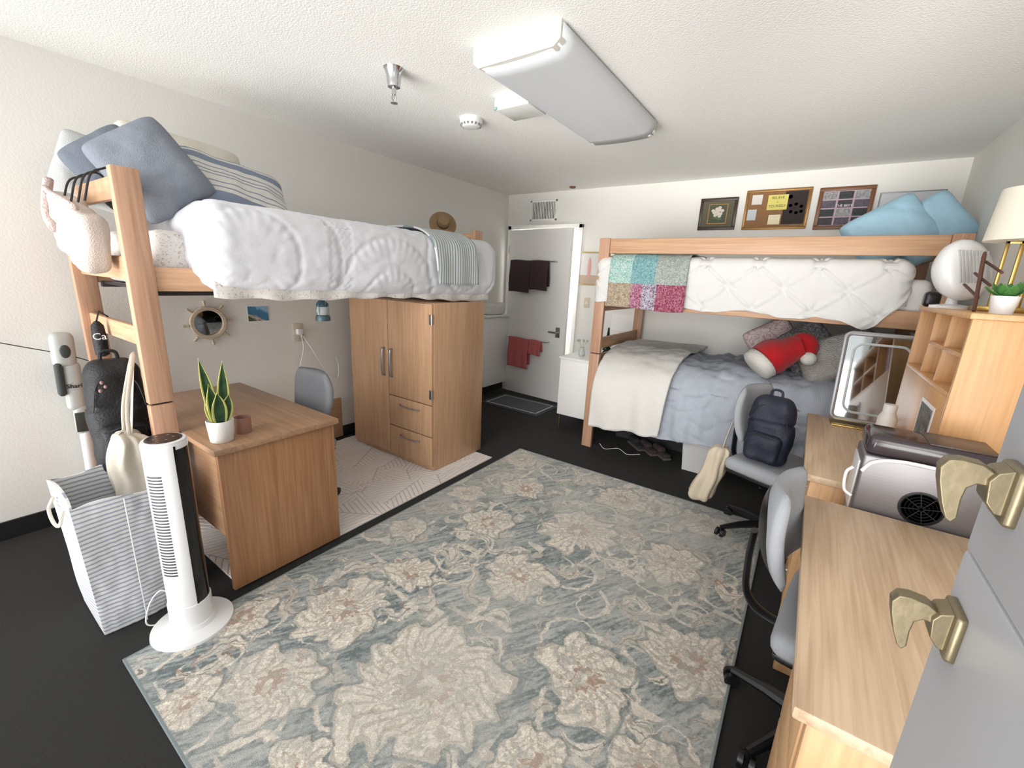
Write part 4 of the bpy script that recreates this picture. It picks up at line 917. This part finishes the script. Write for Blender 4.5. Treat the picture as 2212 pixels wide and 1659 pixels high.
g=G();g.box(-.17,.17,-.08,.06,.742,.750,.003,0,SM)
mk(g,'stand',M_brass,mr_)
bt=thing('water_bottle',(.38,2.55,.742),'white insulated water bottle on the desk','bottle')
mk(G().lathe([(.001,0),(.034,0),(.036,.006),(.036,.17),(.024,.20),(.001,.2)]),'body',mat('bottle_cream',(220,214,208),.4),bt,True);mk(G().lathe([(.025,.2),(.025,.235),(.001,.237)]),'cap',M_whitep,bt,True)
# hutch top items
lm=thing('table_lamp',(.625,2.53,1.42),'brass table lamp with white drum shade','lamp')
mk(G().box(-.085,.085,-.06,.06,0,.02,.003),'base',M_brass,lm,True)
g=G();g.box(-.045,-.035,-.006,.006,.02,.27,.001);g.box(.035,.045,-.006,.006,.02,.27,.001);g.box(-.045,.045,-.006,.006,.26,.272,.001);g.cyl((0,0,.27),(0,0,.30),.012);g.box(-.006,.006,-.006,.006,.02,.27,.001);mk(g,'stem',M_brass,lm,True)
mk(G().lathe([(.112,.27),(.098,.46)],(0,0,0),40),'lamp_shade',mat('linen_shade',(230,224,208),.9,bump=.2,bs=300,emit=.08),lm,True,solid=.003)
mk(G().ell((0,0,.34),.025,.025,.035,0,None,10),'bulb',M_white,lm,True)
pp=thing('potted_plant',(.535,2.17,1.42),'small green leafy plant in white pot','potted plant')
mk(G().lathe([(.001,0),(.028,0),(.036,.06),(.033,.06),(.001,.052)]),'pot',M_whitep,pp,True)
M_lf=mat('leaf_bright',(66,122,58),.5)
for i in range(12):
    a=i*2.4;Mr=Matrix.Rotation(a,4,'Z')@Matrix.Translation((.005,0,.055))@Matrix.Rotation(.4+.1*(i%5),4,'Y')
    mk(G().grid(lambda u,v:(.012*math.sin(v*2),(u-.5)*.035*math.sin(pi*min(.99,v*.85+.12)),.06*v+.0),4,8,0,Mr),'leaf',M_lf,pp,True,solid=.001)
df=thing('desk_fan',(.50,2.66,1.42),'white compact rounded desk fan on the hutch','fan')
FM=Matrix.Translation((0,0,.16))@Matrix.Rotation(.6,4,'Z')@Matrix.Rotation(1.25,4,'X')
g=G().lathe([(.001,-.07),(.06,-.066),(.10,-.045),(.122,-.01),(.125,.02),(.115,.04),(.09,.05),(.001,.052)],(0,0,0),40,0,FM@Matrix.Diagonal((.85,1.05,1,1)))
mk(g,'housing',M_whitep,df,True,sharp=60)
g=G()
for i in range(9): 
    x=-.06+i*.015;g.box(x,x+.005,-.07,.07,.048,.056,.001,0,FM)
mk(g,'grille',mat('fan_grille',(186,186,186),.5),df,True)
g=G().lathe([(.001,0),(.07,0),(.07,.012),(.02,.02),(.015,.07),(.001,.07)],(0,0,0),30);mk(g,'base',M_whitep,df,True)
rk=thing('stick_rack',(.50,2.36,1.42),'crossed dark wooden stick jewellery rack','rack')
M_stick=mat('dark_stick',(92,56,44),.6)
for i in range(6):
    x0=-.02+.008*i;y0=-.09+.035*i
    mk(G().tube([(x0,y0-.05,.003),(x0+.01,y0+.08,.20+.01*(i%3))],.005,7),'stick',M_stick,rk,True)
for i in range(3):
    mk(G().tube([(-.01+.02*i,-.10,.05+.045*i),(-.01+.02*i,.13,.10+.045*i)],.005,7),'stick',M_stick,rk,True)
sk=thing('smart_speaker',(.47,2.88,1.42),'small black speaker on the hutch edge','speaker')
mk(G().puff((-.03,-.03,0),(.03,.03,.07),.015,None,.01),'body',M_blackp,sk,True,sharp=60);mk(G().lathe([(.001,.0705),(.018,.071),(.02,.069)],(0,0,0),16),'top_dial',mat('dial',(60,60,64),.4),sk,True)
# ---------------- cart + ice maker
ca=thing('slim_cart',(.45,1.9,0),'slim white storage cart between the two desks','cart')
mk(G().box(.2,.72,1.81,2.0,.64,.655,.004),'top_tray',M_white,ca)
mk(G().box(.2,.72,1.81,2.0,.30,.315,.004),'tray',M_white,ca);mk(G().box(.2,.72,1.81,2.0,.05,.065,.004),'tray',M_white,ca)
for x in (.205,.705):
    for y in (1.815,1.985): mk(G().cyl((x,y,0),(x,y,.66),.006,n=10),'leg',M_white,ca)
im=thing('ice_maker',(.40,1.905,.655),'stainless steel countertop ice maker with dark lid','ice maker')
m,nt,b=base('brushed_panel');b.inputs['Base Color'].default_value=lin((138,135,137));b.inputs['Metallic'].default_value=.8;b.inputs['Roughness'].default_value=.4
addbump(nt,b,coords(nt,(6,6,300)),1,.1,.002)
mk(G().box(.235,.560,1.812,2.0,.655,.935,.010,seg=3),'body',m,im)
M_dk=mat('smoked_lid',(58,50,54),.12)
mk(G().box(.238,.558,1.815,1.998,.935,1.005,.022,seg=4),'lid',M_dk,im)
mk(G().box(.39,.55,1.83,1.985,1.004,1.008,.002),'lid_panel',mat('lid_panel',(72,64,62),.3),im)
mk(G().tube(cr([(.240,1.808,.875),(.265,1.806,.915),(.33,1.806,.935),(.45,1.806,.935),(.56,1.808,.93)],6),.006,8),'white_trim',M_whitep,im)
g=G();VM=Matrix.Translation((.41,1.811,.79))@Matrix.Rotation(pi/2,4,'X');g.lathe([(.001,.001),(.055,.001),(.058,.0)],(0,0,0),36,0,VM)
for i in range(5): g.lathe([(.008+i*.01,.001),(.010+i*.01,.004),(.012+i*.01,.001)],(0,0,0),30,1,VM)
for i in range(8): g.box(.005,.055,-.0012,.0012,.001,.0045,0,1,VM@Matrix.Rotation(i*pi/4+.2,4,'Z'))
mk(g,'vent',[M_black,M_blackp],im)
mk(G().box(.230,.236,1.84,1.98,.72,.90,.002),'front_panel',M_whitep,im)
mk(G().tube(cr([(.228,1.80,.78),(.205,1.80,.80),(.20,1.80,.86),(.215,1.80,.885)]),.005,8),'scoop_hook',M_whitep,im)
# ---------------- near desk
d3=thing('desk',(.42,1.28,0),'light oak desk close by with drawer pedestal','desk')
mk(G().box(.10,.745,.80,1.79,.715,.742,.004),'desktop',M_lighty,d3)
mk(G().box(.125,.74,1.755,1.78,0,.715,.003),'end_panel',M_lightz,d3);mk(G().box(.125,.74,.815,.84,0,.715,.003),'end_panel',M_lightz,d3)
mk(G().box(.145,.72,.84,1.17,.05,.715,.003),'drawer_unit',M_lightz,d3)
for z0,h in ((.08,.28),(.37,.15),(.53,.15)):
    dd=mk(G().box(.122,.145,.85,1.165,z0,z0+h,.003),'drawer',M_lightz,d3)
# ---------------- far chair bags
bag('backpack','navy blue backpack resting on the office chair',(-.07,2.70,.505),(.23,.13,.39),mat('navy_nylon',(24,30,48),.6,bump=.3,bs=120),M_zip,rot=-.25)
t2=thing('tote_bag',(-.33,2.74,.2),'cream cloth tote hanging off the chair back','tote bag')
def dt2(p):
    k=max(0,min(1,(p[2]-.20)/.34));q=p[0]+.35
    th=math.atan2(p[1]-2.72,q);f=.010*math.sin(th*6+p[2]*11)
    return Vector((.02*nz(p,7)+.07*k-q*.35*k+math.cos(th)*f,.02*nz(p,7,3)-(p[1]-2.72)*.4*k+math.sin(th)*f,.02*nz(p,5)))
mk(G().puff((-.43,2.64,.16),(-.30,2.81,.54),.045,dt2,.011),'body',mat('tote_cream',(200,187,166),.95,bump=.4,bs=200),t2,sharp=180)
for dy in (-.03,.03): mk(G().tube(cr([(-.29,2.73+dy,.50),(-.28,2.75+dy*.8,.60),(-.26,2.78+dy*.5,.70),(-.24,2.80,.76)]),.010,8,flat=.4),'strap',M_canvas,t2)
# ---------------- grey open door with latches
M_dg=mat('grey_enamel',(190,192,197),.4)
dg=thing('door_2',(.18,.13,0),None,None,kind='structure')
g=G();g.box(.160,.20,-.30,.545,.02,1.2350,.004);g.box(.160,.20,-.30,.545,1.2360,2.03,.004);g.box(.164,.196,-.29,.535,1.23,1.241,0)
mk(g,'door_leaf',M_dg,dg)
M_br=mat('bronze_latch',(140,128,102),.34,.7,bump=.05,bs=60)
for zc in (1.315,1.170):
    g=G()
    yb=.47 if zc>1.2 else .487
    g.box(.152,.162,yb-.002,yb+.038,zc-.024,zc+.024,.004,0,None,3)
    g.ext([(.160,yb+.004,zc-.018),(.148,yb+.004,zc-.016),(.142,yb+.004,zc-.008),(.140,yb+.004,zc+.010),(.144,yb+.004,zc+.018),(.152,yb+.004,zc+.022),(.160,yb+.004,zc+.020)],(0,.026,0))
    g.ext([(.144,yb+.009,zc+.004),(.144,yb+.009,zc+.016),(.136,yb+.009,zc+.021),(.124,yb+.009,zc+.022),(.116,yb+.009,zc+.020),(.112,yb+.009,zc+.012),(.114,yb+.009,zc+.0),(.119,yb+.009,zc-.018),(.124,yb+.009,zc-.031),(.128,yb+.009,zc-.034),(.131,yb+.009,zc-.029),(.130,yb+.009,zc-.012),(.131,yb+.009,zc-.001),(.136,yb+.009,zc+.004)],(0,.015,0))
    o=mk(g,'latch',M_br,dg,sharp=65);md=o.modifiers.new('b','BEVEL');md.width=.0032;md.segments=4;md.limit_method='ANGLE'
# ---------------- light
w=bpy.data.worlds.new('World');S.world=w;w.use_nodes=True
bg=w.node_tree.nodes['Background'];bg.inputs[0].default_value=(.985,.99,1,1);bg.inputs[1].default_value=1.45
def area(name,loc,rot,sx,sy,e,c=(1,1,1)):
    l=bpy.data.lights.new(name,'AREA');l.shape='RECTANGLE';l.size=sx;l.size_y=sy;l.energy=e;l.color=c
    o=bpy.data.objects.new(name,l);o.location=loc;o.rotation_euler=rot;COL.objects.link(o);o['kind']='structure';return o
def sun(name,d,e,ang,c=(1,1,1)):
    l=bpy.data.lights.new(name,'SUN');l.energy=e;l.angle=math.radians(ang);l.color=c
    o=bpy.data.objects.new(name,l);o.rotation_euler=Vector(d).to_track_quat('-Z','Y').to_euler();o.location=(0,-3,3);COL.objects.link(o);o['kind']='structure';return o
sun('sky_daylight',(-.16,1,-.35),1.9,36,(1,.99,.97))
sun('upward_fill',(-.04,1,.38),4.2,40,(1,.985,.96))  # added fill aimed upward to brighten the ceiling and far end
sun('side_fill',(.55,1,-.10),.6,50)  # added lateral fill that lightens the backlit grey door face
area('hall_lamp',(-2.4,4.95,2.3),(0,0,0),.8,.4,40)
# ---------------- camera
cam=bpy.data.cameras.new('Camera');cam.sensor_width=36;cam.lens=917/2212*36;cam.clip_start=.02
co=bpy.data.objects.new('Camera',cam);COL.objects.link(co)
R=Matrix(((.8190,-.1754,.5462),(.5717,.1744,-.8016),(.0454,.9689,.2431)))
co.matrix_world=Matrix.Translation((0,0,1.465))@R.to_4x4()
S.camera=co
